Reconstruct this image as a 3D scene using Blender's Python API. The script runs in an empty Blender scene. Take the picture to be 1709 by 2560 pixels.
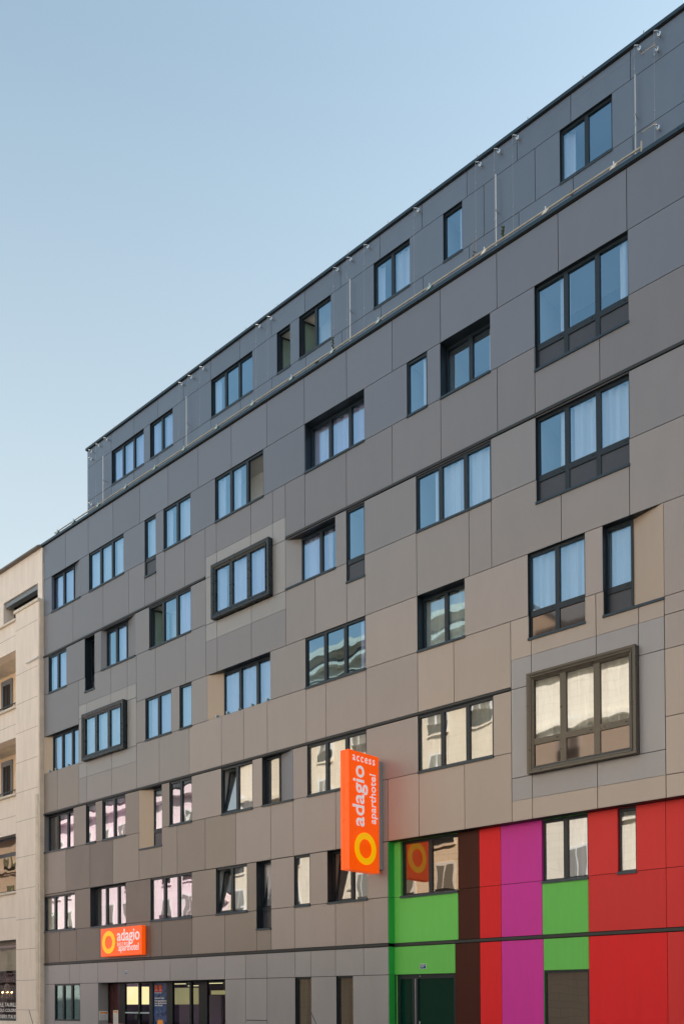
import bpy, bmesh, math, random
from mathutils import Matrix, Vector
rnd = random.Random(7)
S = bpy.context.scene
# ------------------------------------------------------------------ camera
D = 19.0          # distance of the main facade plane (y = 19), x runs along the street, z up
cam = bpy.data.cameras.new('camera'); co = bpy.data.objects.new('camera', cam); S.collection.objects.link(co)
YAW, PIT, ROL = 0.742543067, -0.0125965879, -0.00576880208
def _axes():
    cp, sp, cr, sr = math.cos(PIT), math.sin(PIT), math.cos(ROL), math.sin(ROL)
    Rx = Matrix(((1,0,0),(0,cp,-sp),(0,sp,cp))); Rz = Matrix(((cr,-sr,0),(sr,cr,0),(0,0,1)))
    R = Rz @ Rx
    u = R @ Vector((math.cos(YAW),0,-math.sin(YAW))); up = R @ Vector((0,-1,0)); n = R @ Vector((math.sin(YAW),0,math.cos(YAW)))
    return u, up, n
_u, _up, _n = _axes()
right = Vector((_u.x,_n.x,_up.x)); cup = -Vector((_u.y,_n.y,_up.y)); back = -Vector((_u.z,_n.z,_up.z))
co.matrix_world = Matrix(((right.x,cup.x,back.x,0),(right.y,cup.y,back.y,0),(right.z,cup.z,back.z,1.75),(0,0,0,1)))
cam.sensor_fit = 'HORIZONTAL'; cam.sensor_width = 36; cam.lens = 2300/1709*36
cam.shift_y = (2468.85-1280)/1709; cam.shift_x = 0
cam.clip_start = .1; cam.clip_end = 3000
S.camera = co
# ------------------------------------------------------------------ sky, sun, exposure
SUN_EL, SUN_AZ = math.radians(31), math.radians(42)
w = bpy.data.worlds.new('World'); S.world = w; w.use_nodes = True
nt = w.node_tree; nt.nodes.clear()
sky = nt.nodes.new('ShaderNodeTexSky'); sky.sky_type = 'NISHITA'; sky.sun_disc = False
sky.sun_elevation = SUN_EL; sky.sun_rotation = SUN_AZ; sky.air_density = 2.2; sky.dust_density = 2.0; sky.ozone_density = 1.5; sky.altitude = 100
bg = nt.nodes.new('ShaderNodeBackground'); bg.inputs[1].default_value = .12
wo = nt.nodes.new('ShaderNodeOutputWorld'); hs = nt.nodes.new('ShaderNodeHueSaturation'); hs.inputs['Saturation'].default_value = .86; nt.links.new(sky.outputs[0], hs.inputs['Color'])
# thin high haze: the sky pales towards the horizon
wtc = nt.nodes.new('ShaderNodeTexCoord'); wsp = nt.nodes.new('ShaderNodeSeparateXYZ'); nt.links.new(wtc.outputs['Generated'], wsp.inputs[0])
wmr = nt.nodes.new('ShaderNodeMapRange'); wmr.inputs[1].default_value = .72; wmr.inputs[2].default_value = .22; wmr.inputs[3].default_value = 0; wmr.inputs[4].default_value = .72
nt.links.new(wsp.outputs[2], wmr.inputs[0])
wmx = nt.nodes.new('ShaderNodeMix'); wmx.data_type = 'RGBA'; wmx.inputs[7].default_value = (3.95,4.05,4.3,1)
nt.links.new(wmr.outputs[0], wmx.inputs[0]); nt.links.new(hs.outputs[0], wmx.inputs[6]); wml = nt.nodes.new('ShaderNodeVectorMath'); wml.operation = 'MULTIPLY'; wml.inputs[1].default_value = (.945,.985,.985)
nt.links.new(wmx.outputs[2], wml.inputs[0]); nt.links.new(wml.outputs[0], bg.inputs[0]); nt.links.new(bg.outputs[0], wo.inputs[0])
sl = bpy.data.lights.new('sun', 'SUN'); sl.energy = 5; sl.angle = math.radians(.5); sl.color = (1,.93,.82)
so = bpy.data.objects.new('sun', sl); S.collection.objects.link(so)
sd = Vector((math.sin(SUN_AZ)*math.cos(SUN_EL), math.cos(SUN_AZ)*math.cos(SUN_EL), math.sin(SUN_EL)))
so.rotation_euler = sd.to_track_quat('Z','Y').to_euler(); so.location = (0,60,60)
S.view_settings.view_transform = 'Standard'; S.view_settings.look = 'None'; S.view_settings.gamma = 1
S.view_settings.exposure = 0.92
S.render.engine = 'CYCLES'
S.cycles.max_bounces = 8; S.cycles.transparent_max_bounces = 12; S.cycles.glossy_bounces = 4; S.cycles.diffuse_bounces = 4
S.cycles.caustics_reflective = False

# ------------------------------------------------------------------ materials
def lin(r,g,b):
    f = lambda c: (c/255/12.92) if c/255 <= .04045 else ((c/255+.055)/1.055)**2.4
    return (f(r),f(g),f(b),1)
MATS = {}
def mat(name, col, rough=.6, metal=0, spec=.5, noise=.0, nscale=6, stretch=(1,1,1), bump=0, bscale=40, emit=None, estr=0, pv=0, coat=0):
    m = bpy.data.materials.new(name); m.use_nodes = True; n = m.node_tree; b = n.nodes['Principled BSDF']
    b.inputs['Base Color'].default_value = (*col[:3],1); b.inputs['Roughness'].default_value = rough
    b.inputs['Metallic'].default_value = metal; b.inputs['Specular IOR Level'].default_value = spec
    if coat: b.inputs['Coat Weight'].default_value = coat; b.inputs['Coat Roughness'].default_value = .12
    last = None
    if noise or pv or bump:
        tc = n.nodes.new('ShaderNodeTexCoord'); mp = n.nodes.new('ShaderNodeMapping'); mp.inputs['Scale'].default_value = stretch
        n.links.new(tc.outputs['Object'], mp.inputs[0])
    if noise:
        nz = n.nodes.new('ShaderNodeTexNoise'); nz.inputs['Scale'].default_value = nscale; nz.inputs['Detail'].default_value = 6; nz.inputs['Roughness'].default_value = .6
        n.links.new(mp.outputs[0], nz.inputs[0])
        mr = n.nodes.new('ShaderNodeMapRange'); mr.inputs[1].default_value = .3; mr.inputs[2].default_value = .7
        mr.inputs[3].default_value = 1-noise; mr.inputs[4].default_value = 1+noise; n.links.new(nz.outputs[0], mr.inputs[0])
        mx = n.nodes.new('ShaderNodeVectorMath'); mx.operation = 'SCALE'; mx.inputs[0].default_value = col[:3]
        n.links.new(mr.outputs[0], mx.inputs['Scale']); last = mx.outputs[0]
        m2 = n.nodes.new('ShaderNodeMapRange'); m2.inputs[1].default_value = .3; m2.inputs[2].default_value = .7
        m2.inputs[3].default_value = max(0,rough-.07); m2.inputs[4].default_value = min(1,rough+.07); n.links.new(nz.outputs[0], m2.inputs[0]); n.links.new(m2.outputs[0], b.inputs['Roughness'])
    if pv:
        at = n.nodes.new('ShaderNodeAttribute'); at.attribute_name = 'tone'
        ml = n.nodes.new('ShaderNodeVectorMath'); ml.operation = 'SCALE'
        if last: n.links.new(last, ml.inputs[0])
        else: ml.inputs[0].default_value = col[:3]
        n.links.new(at.outputs['Fac'], ml.inputs['Scale']); last = ml.outputs[0]
    if last: n.links.new(last, b.inputs['Base Color'])
    if bump:
        nb = n.nodes.new('ShaderNodeTexNoise'); nb.inputs['Scale'].default_value = bscale; nb.inputs['Detail'].default_value = 4
        n.links.new(mp.outputs[0], nb.inputs[0]); bp = n.nodes.new('ShaderNodeBump'); bp.inputs['Strength'].default_value = bump; bp.inputs['Distance'].default_value = .02
        n.links.new(nb.outputs[0], bp.inputs['Height']); n.links.new(bp.outputs[0], b.inputs['Normal'])
    if emit: b.inputs['Emission Color'].default_value = (*emit[:3],1); b.inputs['Emission Strength'].default_value = estr
    MATS[name] = m; return m
CL = dict(rough=.38, metal=.15, spec=.55, noise=.035, nscale=.9, stretch=(2.5,1,.6), pv=1)  # tones graded by row and x: own patches plus reflected light put in
mat('clad_steelblue', (.148,.188,.252), **CL)
mat('clad_slate', (.170,.188,.232), **CL)
mat('clad_grey', (.208,.206,.226), **CL)
mat('clad_taupe', (0.354,0.315,0.305), **CL)
mat('clad_ash', (0.249,0.244,0.261), **CL)
mat('clad_dove', (0.296,0.276,0.276), **CL)
mat('clad_taupe_lit', (0.409,0.354,0.320), **CL)  # taupe with the warm light from across the street put into its colour
mat('clad_umber', (0.273,0.238,0.215), **CL)
mat('clad_brown', (.172,.146,.130), **CL)
mat('clad_beige', (0.429,0.348,0.284), **CL)
mat('clad_pale', (.325,.320,.328), **CL)
mat('clad_base', (0.329,0.327,0.348), **CL)
CC = dict(rough=.5, spec=.22, noise=.03, nscale=2, stretch=(5,1,.6), pv=1)
mat('green', (.165,.62,.125), **CC); mat('deep_green', (.03,.42,.07), **CC)
mat('cocoa', (.062,.013,.007), **CC); mat('red', (.80,.024,.03), **CC); mat('warm_red', (.72,.045,.045), **CC); mat('magenta', (.68,.050,.40), **CC)
mat('joint', (.012,.012,.013), rough=.9)
mat('frame_dark', (.005,.010,.014), rough=.4, spec=.35)
mat('frame', (.015,.025,.036), rough=.38, spec=.4, noise=.1, nscale=8)
mat('band', (.022,.027,.031), rough=.45, noise=.15, nscale=5)
mat('sillmetal', (.024,.048,.070), rough=.33, metal=.2, noise=.1)
mat('bronze', (.10,.09,.075), rough=.32, metal=.5, noise=.06)
mat('boxgrey', (.030,.038,.044), rough=.3, metal=.4, noise=.06)
mat('infill', (.05,.055,.072), rough=.35, noise=.05)
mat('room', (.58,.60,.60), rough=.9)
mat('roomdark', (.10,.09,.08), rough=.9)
mat('reveal_brown', (.16,.12,.10), rough=.7)
mat('stone', (.90,.80,.72), rough=.85, noise=.07, nscale=1.6, stretch=(2.2,1,.35), bump=.06, bscale=60)
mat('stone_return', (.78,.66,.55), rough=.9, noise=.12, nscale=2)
mat('stone_cap', (.74,.66,.56), rough=.85, noise=.15, nscale=3)
mat('stone_ochre', (.88,.68,.48), rough=.9, noise=.08)
mat('coping', (.16,.13,.11), rough=.6, noise=.2)
mat('white_paint', (.72,.74,.75), rough=.4)
mat('steel', (.42,.44,.46), rough=.4, metal=.6)
mat('chrome', (.8,.8,.8), rough=.12, metal=1)
mat('pipe', (.42,.40,.34), rough=.45, metal=.3, noise=.15, nscale=8)
mat('galv', (.42,.55,.58), rough=.4, metal=.5)
mat('sign_orange', (1.0,.095,.0), rough=.32, noise=.02, emit=(1.0,.10,.0), estr=.28)
mat('sign_yellow', (1,.52,0), rough=.35, emit=(1,.5,0), estr=.25)
mat('sign_white', (.86,.82,.84), rough=.4, emit=(1,.9,.95), estr=.15)
mat('sign_spine', (.36,.40,.43), rough=.35, metal=.4)
mat('blue_plate', (.01,.09,.24), rough=.25); mat('plate_white', (.85,.85,.85), rough=.3)
mat('asphalt', (.05,.05,.052), rough=.85, noise=.15, nscale=3, bump=.3, bscale=120)
mat('pavement', (.22,.21,.20), rough=.85, noise=.12, nscale=2, bump=.15, bscale=80)
mat('kerb', (.30,.29,.27), rough=.8, noise=.1)
mat('earth', (.16,.15,.14), rough=.95, noise=.1, nscale=.2)
mat('roofing', (.10,.10,.105), rough=.8, noise=.1)
mat('zinc', (.23,.25,.27), rough=.45, metal=.4, noise=.08)
mat('maroon', (.055,.012,.014), rough=.25)
mat('purple', (.16,.035,.13), rough=.7)
mat('lilac', (.30,.25,.50), rough=.7)
mat('lampshade', (.9,.85,.45), rough=.8, emit=(1.0,.88,.42), estr=.66)
mat('lampshade_dim', (.6,.56,.3), rough=.8, emit=(.8,.78,.36), estr=.17)
mat('tube_light', (.9,.9,.6), rough=.8, emit=(1.0,.95,.5), estr=.55)
mat('bulb', (1,.8,.5), emit=(1.0,.62,.25), estr=14)
mat('brass', (.25,.15,.07), rough=.3, metal=.8)
mat('blind', (.42,.40,.33), rough=.85)
mat('shopdark', (.035,.024,.018), rough=.8)
mat('poster_night', (.012,.06,.20), rough=.3, noise=.5, nscale=5)
mat('paper', (.72,.72,.74), rough=.6); mat('paper_orange', (.85,.33,.03), rough=.6); mat('paper_red', (.6,.05,.03), rough=.6); mat('paper_ink', (.2,.2,.22), rough=.7)
mat('leaf', (.05,.09,.02), rough=.6, noise=.3, nscale=20); mat('stem', (.30,.20,.11), rough=.8)
mat('rubber', (.015,.015,.015), rough=.85)
mat('car_blue', (.02,.035,.06), rough=.25, coat=1); mat('car_silver', (.30,.31,.32), rough=.3, metal=.6, coat=1)
mat('opp_pane', (.20,.19,.17), rough=.25)
mat('carglass', (.01,.012,.014), rough=.05); mat('redlamp', (.4,.01,.01), rough=.2); mat('headlamp', (.75,.78,.8), rough=.1)
def coursed(name, col, bw=1.1, bh=.38, dark=.78):      # ashlar: courses run along x and z
    m = mat(name, col, rough=.85); n = m.node_tree; b = n.nodes['Principled BSDF']
    tc = n.nodes.new('ShaderNodeTexCoord'); sp = n.nodes.new('ShaderNodeSeparateXYZ'); cb = n.nodes.new('ShaderNodeCombineXYZ')
    n.links.new(tc.outputs['Object'], sp.inputs[0]); n.links.new(sp.outputs[0], cb.inputs[0]); n.links.new(sp.outputs[2], cb.inputs[1])
    br = n.nodes.new('ShaderNodeTexBrick'); br.inputs['Scale'].default_value = 1; br.inputs['Brick Width'].default_value = bw; br.inputs['Row Height'].default_value = bh
    br.inputs['Mortar Size'].default_value = .014; br.inputs['Color1'].default_value = (*col,1); br.inputs['Color2'].default_value = (*[c*.94 for c in col],1); br.inputs['Mortar'].default_value = (*[c*dark for c in col],1)
    n.links.new(cb.outputs[0], br.inputs['Vector']); n.links.new(br.outputs['Color'], b.inputs['Base Color'])
coursed('bright_wall', (.88,.81,.71)); coursed('cream_wall', (.80,.72,.61)); coursed('pale_wall', (.86,.70,.77), 1.6, .55)
coursed('ochre_wall', (.74,.64,.51)); coursed('brick_wall', (.62,.48,.38), .5, .2)
mat('zinc_dark', (.07,.075,.08), rough=.5, metal=.3)
# curtain: white sheer cloth; lilac and pink ones carry pane reflections in their colour
def curtain_mat(name, col):
    m = bpy.data.materials.new(name); m.use_nodes = True; n = m.node_tree; n.nodes.clear()
    o = n.nodes.new('ShaderNodeOutputMaterial'); d = n.nodes.new('ShaderNodeBsdfDiffuse'); t = n.nodes.new('ShaderNodeBsdfTranslucent'); x = n.nodes.new('ShaderNodeMixShader')
    d.inputs[0].default_value = (*col,1); t.inputs[0].default_value = (*col,1); x.inputs[0].default_value = .12
    n.links.new(d.outputs[0], x.inputs[1]); n.links.new(t.outputs[0], x.inputs[2]); n.links.new(x.outputs[0], o.inputs[0]); MATS[name] = m
curtain_mat('curtain', (.88,.89,.97)); curtain_mat('curtain_lilac_refl', (.84,.78,1.0)); curtain_mat('curtain_green', (.30,.42,.38)); curtain_mat('curtain_pink_refl', (.93,.56,.76)); curtain_mat('curtain_cream', (.90,.86,.74))
def glass_mat(name, refl, gmax, ior, trans, wob=.02):
    m = bpy.data.materials.new(name); m.use_nodes = True; n = m.node_tree; n.nodes.clear()
    o = n.nodes.new('ShaderNodeOutputMaterial'); g = n.nodes.new('ShaderNodeBsdfGlossy'); g.inputs['Roughness'].default_value = .0; g.inputs['Color'].default_value = (*refl,1)
    t = n.nodes.new('ShaderNodeBsdfTransparent'); t.inputs[0].default_value = (*trans,1)
    lw = n.nodes.new('ShaderNodeLayerWeight'); lw.inputs[0].default_value = .5     # same reflectance from both sides of the pane
    pw = n.nodes.new('ShaderNodeMath'); pw.operation = 'POWER'; pw.inputs[1].default_value = 2.5; n.links.new(lw.outputs['Facing'], pw.inputs[0])
    f = n.nodes.new('ShaderNodeMapRange'); f.inputs[3].default_value = ior; f.inputs[4].default_value = gmax or .95; n.links.new(pw.outputs[0], f.inputs[0])
    x = n.nodes.new('ShaderNodeMixShader'); n.links.new(f.outputs[0], x.inputs[0]); n.links.new(t.outputs[0], x.inputs[1]); n.links.new(g.outputs[0], x.inputs[2]); n.links.new(x.outputs[0], o.inputs[0])
    tc = n.nodes.new('ShaderNodeTexCoord'); nz = n.nodes.new('ShaderNodeTexNoise'); nz.inputs['Scale'].default_value = 1.1; nz.inputs['Detail'].default_value = 1
    n.links.new(tc.outputs['Object'], nz.inputs[0]); bp = n.nodes.new('ShaderNodeBump'); bp.inputs['Strength'].default_value = 1; bp.inputs['Distance'].default_value = wob
    n.links.new(nz.outputs[0], bp.inputs['Height']); n.links.new(bp.outputs[0], g.inputs['Normal']); MATS[name] = m
glass_mat('glass', (.44,.74,1.0), 0, .31, (.80,.91,1.0), .005)  # blue sky reflection put into the tint of the upper panes
glass_mat('glass_low', (.92,.93,.94), 0, .34, (.88,.93,.95), .004)  # same real glass as above, reflection tint left neutral for lower rows
glass_mat('glass_ochre_refl', (.40,.34,.22), 0, .3, (.4,.36,.28), .005)  # reflected ochre stone put into the tint, the glass itself is not coloured
glass_mat('glass_green', (.6,.95,.85), 0, .10, (.55,.78,.72), .003)
glass_mat('glass_dark', (.78,.64,.54), 0, .36, (.35,.40,.42), .004)  # brownish reflection put into the tint
glass_mat('glass_lobby', (.65,.62,.80), .32, .05, (.85,.83,.85), .003)
glass_mat('glass_sash', (.75,.95,.9), 0, .16, (.78,.95,.90), .003)
mat('door_glass', (.0,.030,.020), rough=.06, spec=.4)
glass_mat('glass_door', (.3,.8,.6), .3, .05, (.02,.10,.07), .003)
glass_mat('glass_shop', (.6,.6,.6), .12, .02, (.85,.83,.80), .003)
mat('infill_gloss', (.17,.135,.12), rough=.04, metal=.75)

# ------------------------------------------------------------------ mesh helpers
COL = S.collection
class MB:
    def __init__(s): s.v=[]; s.f=[]; s.m=[]; s.mats=[]; s.t=[]
    def mi(s, m):
        if m not in s.mats: s.mats.append(m)
        return s.mats.index(m)
    def face(s, pts, m, tone=1.0):
        k=len(s.v); s.v += [tuple(p) for p in pts]; s.f.append(tuple(range(k,k+len(pts)))); s.m.append(s.mi(m)); s.t.append(tone)
    def box(s, x0,x1,y0,y1,z0,z1, m, tone=1.0):
        if x0>x1: x0,x1=x1,x0
        if y0>y1: y0,y1=y1,y0
        if z0>z1: z0,z1=z1,z0
        s.hexa([(x0,y0,z0),(x1,y0,z0),(x1,y1,z0),(x0,y1,z0),(x0,y0,z1),(x1,y0,z1),(x1,y1,z1),(x0,y1,z1)], m, tone)
    def hexa(s, p, m, tone=1.0):
        k=len(s.v); s.v += [tuple(q) for q in p]
        for f in ((0,3,2,1),(4,5,6,7),(0,1,5,4),(1,2,6,5),(2,3,7,6),(3,0,4,7)):
            s.f.append(tuple(k+i for i in f)); s.m.append(s.mi(m)); s.t.append(tone)
    def tube(s, a, b, r, m, n=8, r2=None):
        a=Vector(a); b=Vector(b); d=(b-a).normalized(); q=d.to_track_quat('Z','Y'); r2 = r if r2 is None else r2
        k=len(s.v)
        for c,rr in ((a,r),(b,r2)):
            for i in range(n):
                t=2*math.pi*i/n; s.v.append(tuple(c+q@Vector((rr*math.cos(t),rr*math.sin(t),0))))
        for i in range(n):
            j=(i+1)%n; s.f.append((k+i,k+j,k+n+j,k+n+i)); s.m.append(s.mi(m)); s.t.append(1)
        s.f.append(tuple(k+i for i in reversed(range(n)))); s.m.append(s.mi(m)); s.t.append(1)
        s.f.append(tuple(k+n+i for i in range(n))); s.m.append(s.mi(m)); s.t.append(1)
    def build(s, name, parent=None, smooth=False, bevel=0):
        me=bpy.data.meshes.new(name); me.from_pydata(s.v,[],s.f); me.update()
        for mm in s.mats: me.materials.append(MATS[mm])
        me.polygons.foreach_set('material_index', s.m)
        if smooth: me.polygons.foreach_set('use_smooth',[True]*len(s.f))
        at=me.attributes.new('tone','FLOAT','FACE'); at.data.foreach_set('value', s.t)
        o=bpy.data.objects.new(name, me); COL.objects.link(o)
        if parent: put(o, parent)
        if bevel:
            md=o.modifiers.new('b','BEVEL'); md.width=bevel; md.segments=2; md.limit_method='ANGLE'
        return o
def put(o, parent):           # parent without moving the mesh, whose vertices are in world space
    o.parent = parent; o.matrix_parent_inverse = Matrix.Translation(-parent.location) if parent.type == 'EMPTY' else Matrix()
def empty(name, loc, label, cat, group=None):
    o=bpy.data.objects.new(name,None); o.location=loc; o.empty_display_size=.3; COL.objects.link(o); tag(o,label,cat,group); return o
def tag(o, label=None, cat=None, group=None, kind=None):
    if label: o['label']=label
    if cat: o['category']=cat
    if group: o['group']=group
    if kind: o['kind']=kind
    return o
def text_mesh(name, body, m, parent, origin, ux, uy, width=None, height=None, bold=0., depth=.012, spacing=1., shear=0, aspect=1.):
    """writing as real raised letters; origin = left end of the baseline, ux along the line, uy up the letters, height = x-height-ish cap size"""
    c=bpy.data.curves.new(name,'FONT'); c.body=body; c.size=1; c.extrude=.5; c.offset=bold; c.space_character=spacing; c.resolution_u=4; c.shear=shear
    t=bpy.data.objects.new(name,c); COL.objects.link(t)
    dg=bpy.context.evaluated_depsgraph_get(); dg.update(); me=bpy.data.meshes.new_from_object(t.evaluated_get(dg)); bpy.data.objects.remove(t)
    xs=[v.co.x for v in me.vertices]; x0,x1=min(xs),max(xs)
    sx = width/(x1-x0); sy = sx*aspect if height is None else height
    ux=Vector(ux).normalized(); uy=Vector(uy).normalized(); un=ux.cross(uy)
    for v in me.vertices:
        p=v.co; v.co = Vector(origin)+ux*((p.x-x0)*sx)+uy*(p.y*sy)+un*(p.z*depth)
    me.materials.clear(); me.materials.append(MATS[m]); me.update()
    o=bpy.data.objects.new(name,me); COL.objects.link(o)
    if parent: put(o,parent)
    return o
def ring_mesh(name, m, parent, c, ux, uy, ro, ri, depth=.03, n=64):
    ux=Vector(ux); uy=Vector(uy); un=ux.cross(uy); c=Vector(c); b=MB(); k=0
    P=lambda r,t,h: c+ux*(r*math.cos(t))+uy*(r*math.sin(t))+un*h
    for i in range(n):
        a=2*math.pi*i/n; e=2*math.pi*(i+1)/n
        b.face([P(ri,a,depth),P(ro,a,depth),P(ro,e,depth),P(ri,e,depth)],m)
        b.face([P(ro,a,0),P(ro,e,0),P(ro,e,depth),P(ro,a,depth)],m)
        b.face([P(ri,e,0),P(ri,a,0),P(ri,a,depth),P(ri,e,depth)],m)
    return b.build(name,parent)

# ------------------------------------------------------------------ setting: ground
b=MB(); b.box(-900,900,-900,900,-.6,-.02,'earth'); tag(b.build('ground'),kind='structure')
b=MB(); b.box(-200,160,-.6,15.2,-.015,.0,'asphalt'); tag(b.build('road'),kind='structure')
b=MB(); b.box(-200,160,15.35,60,-.015,.13,'pavement'); b.box(-200,160,15.2,15.35,-.015,.135,'kerb'); tag(b.build('pavement'),kind='structure')
b=MB(); b.box(-200,160,-3.6,-.75,-.015,.13,'pavement'); b.box(-200,160,-.75,-.6,-.015,.135,'kerb'); tag(b.build('pavement'),kind='structure')
b=MB()
for i in range(-20,12): b.box(i*6,i*6+3,7.2,7.32,.004,.008,'white_paint')
tag(b.build('road_marking'),kind='structure')

# ================================================================== the aparthotel
HOTEL = empty('aparthotel_building',(-14,D,0),'long grey and taupe panelled hotel block with set-back top storey and coloured panels','building')
HOLES=[]       # holes in the front plane
HOLES_REC=[]   # holes in the recessed coloured plane
HOLES_TOP=[]   # holes in the set-back storey
XL, XR = -33.53, 6.0
XC_ = -15.74; REC=.24; ZR=5.965
SB = 3.0

def clad(name, panels, holes, Y, gap=.017, parent=HOTEL, depth=.03):
    b=MB(); g=gap/2
    for (x0,x1,z0,z1,m) in panels:
        x0+=g; x1-=g; z0+=g; z1-=g
        if x1-x0<.03 or z1-z0<.03: continue
        hs=[h for h in holes if h[0]<x1 and h[1]>x0 and h[2]<z1 and h[3]>z0]
        xs=sorted({x0,x1}|{v for h in hs for v in (h[0],h[1]) if x0<v<x1}); zs=sorted({z0,z1}|{v for h in hs for v in (h[2],h[3]) if z0<v<z1})
        fill={}
        for i in range(len(xs)-1):
            for j in range(len(zs)-1):
                cx=(xs[i]+xs[i+1])/2; cz=(zs[j]+zs[j+1])/2
                fill[i,j]=not any(h[0]<cx<h[1] and h[2]<cz<h[3] for h in hs)
        t=1+rnd.uniform(-.05,.05)
        for (i,j),ok in fill.items():
            if not ok: continue
            a,c,e,f=xs[i],xs[i+1],zs[j],zs[j+1]
            b.face([(a,Y,e),(c,Y,e),(c,Y,f),(a,Y,f)],m,t)
            if not fill.get((i-1,j)): b.face([(a,Y+depth,e),(a,Y,e),(a,Y,f),(a,Y+depth,f)],m,t)
            if not fill.get((i+1,j)): b.face([(c,Y,e),(c,Y+depth,e),(c,Y+depth,f),(c,Y,f)],m,t)
            if not fill.get((i,j-1)): b.face([(a,Y+depth,e),(c,Y+depth,e),(c,Y,e),(a,Y,e)],m,t)
            if not fill.get((i,j+1)): b.face([(a,Y,f),(c,Y,f),(c,Y+depth,f),(a,Y+depth,f)],m,t)
    return b.build(name,parent)
def backing(name, x0,x1,z0,z1,holes,Y,parent=HOTEL,m='joint'):
    b=MB()
    hs=[h for h in holes if h[0]<x1 and h[1]>x0 and h[2]<z1 and h[3]>z0]
    xs=sorted({x0,x1}|{v for h in hs for v in (h[0],h[1]) if x0<v<x1}); zs=sorted({z0,z1}|{v for h in hs for v in (h[2],h[3]) if z0<v<z1})
    for j in range(len(zs)-1):
        i=0
        while i<len(xs)-1:
            cz=(zs[j]+zs[j+1])/2
            ok=lambda q: not any(h[0]<(xs[q]+xs[q+1])/2<h[1] and h[2]<cz<h[3] for h in hs)
            if not ok(i): i+=1; continue
            k=i
            while k+1<len(xs)-1 and ok(k+1): k+=1
            b.face([(xs[i],Y,zs[j]),(xs[k+1],Y,zs[j]),(xs[k+1],Y,zs[j+1]),(xs[i],Y,zs[j+1])],m); i=k+1
    return b.build(name,parent)

def curtain_piece(b, xa, xb, za, zb, Y, m, seed):
    r=random.Random(seed); n=max(6,int((xb-xa)/.028)); ph=r.uniform(0,6); ph2=r.uniform(0,6); fr=r.uniform(26,38)
    prev=None
    for i in range(n+1):
        x=xa+(xb-xa)*i/n
        y=Y+.040*math.sin(x*fr*.8+ph+1.3*math.sin(x*5.1+ph2))+.030*math.sin(x*fr*.37+ph2)+.007*math.sin(x*fr*2.3)
        x2=x+.01*math.sin(x*17+ph)
        if prev: b.face([(prev[0],prev[2],za),(x2,y,za),(x,y,zb),(prev[1],prev[2],zb)],m)
        prev=(x2,x,y)

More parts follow.
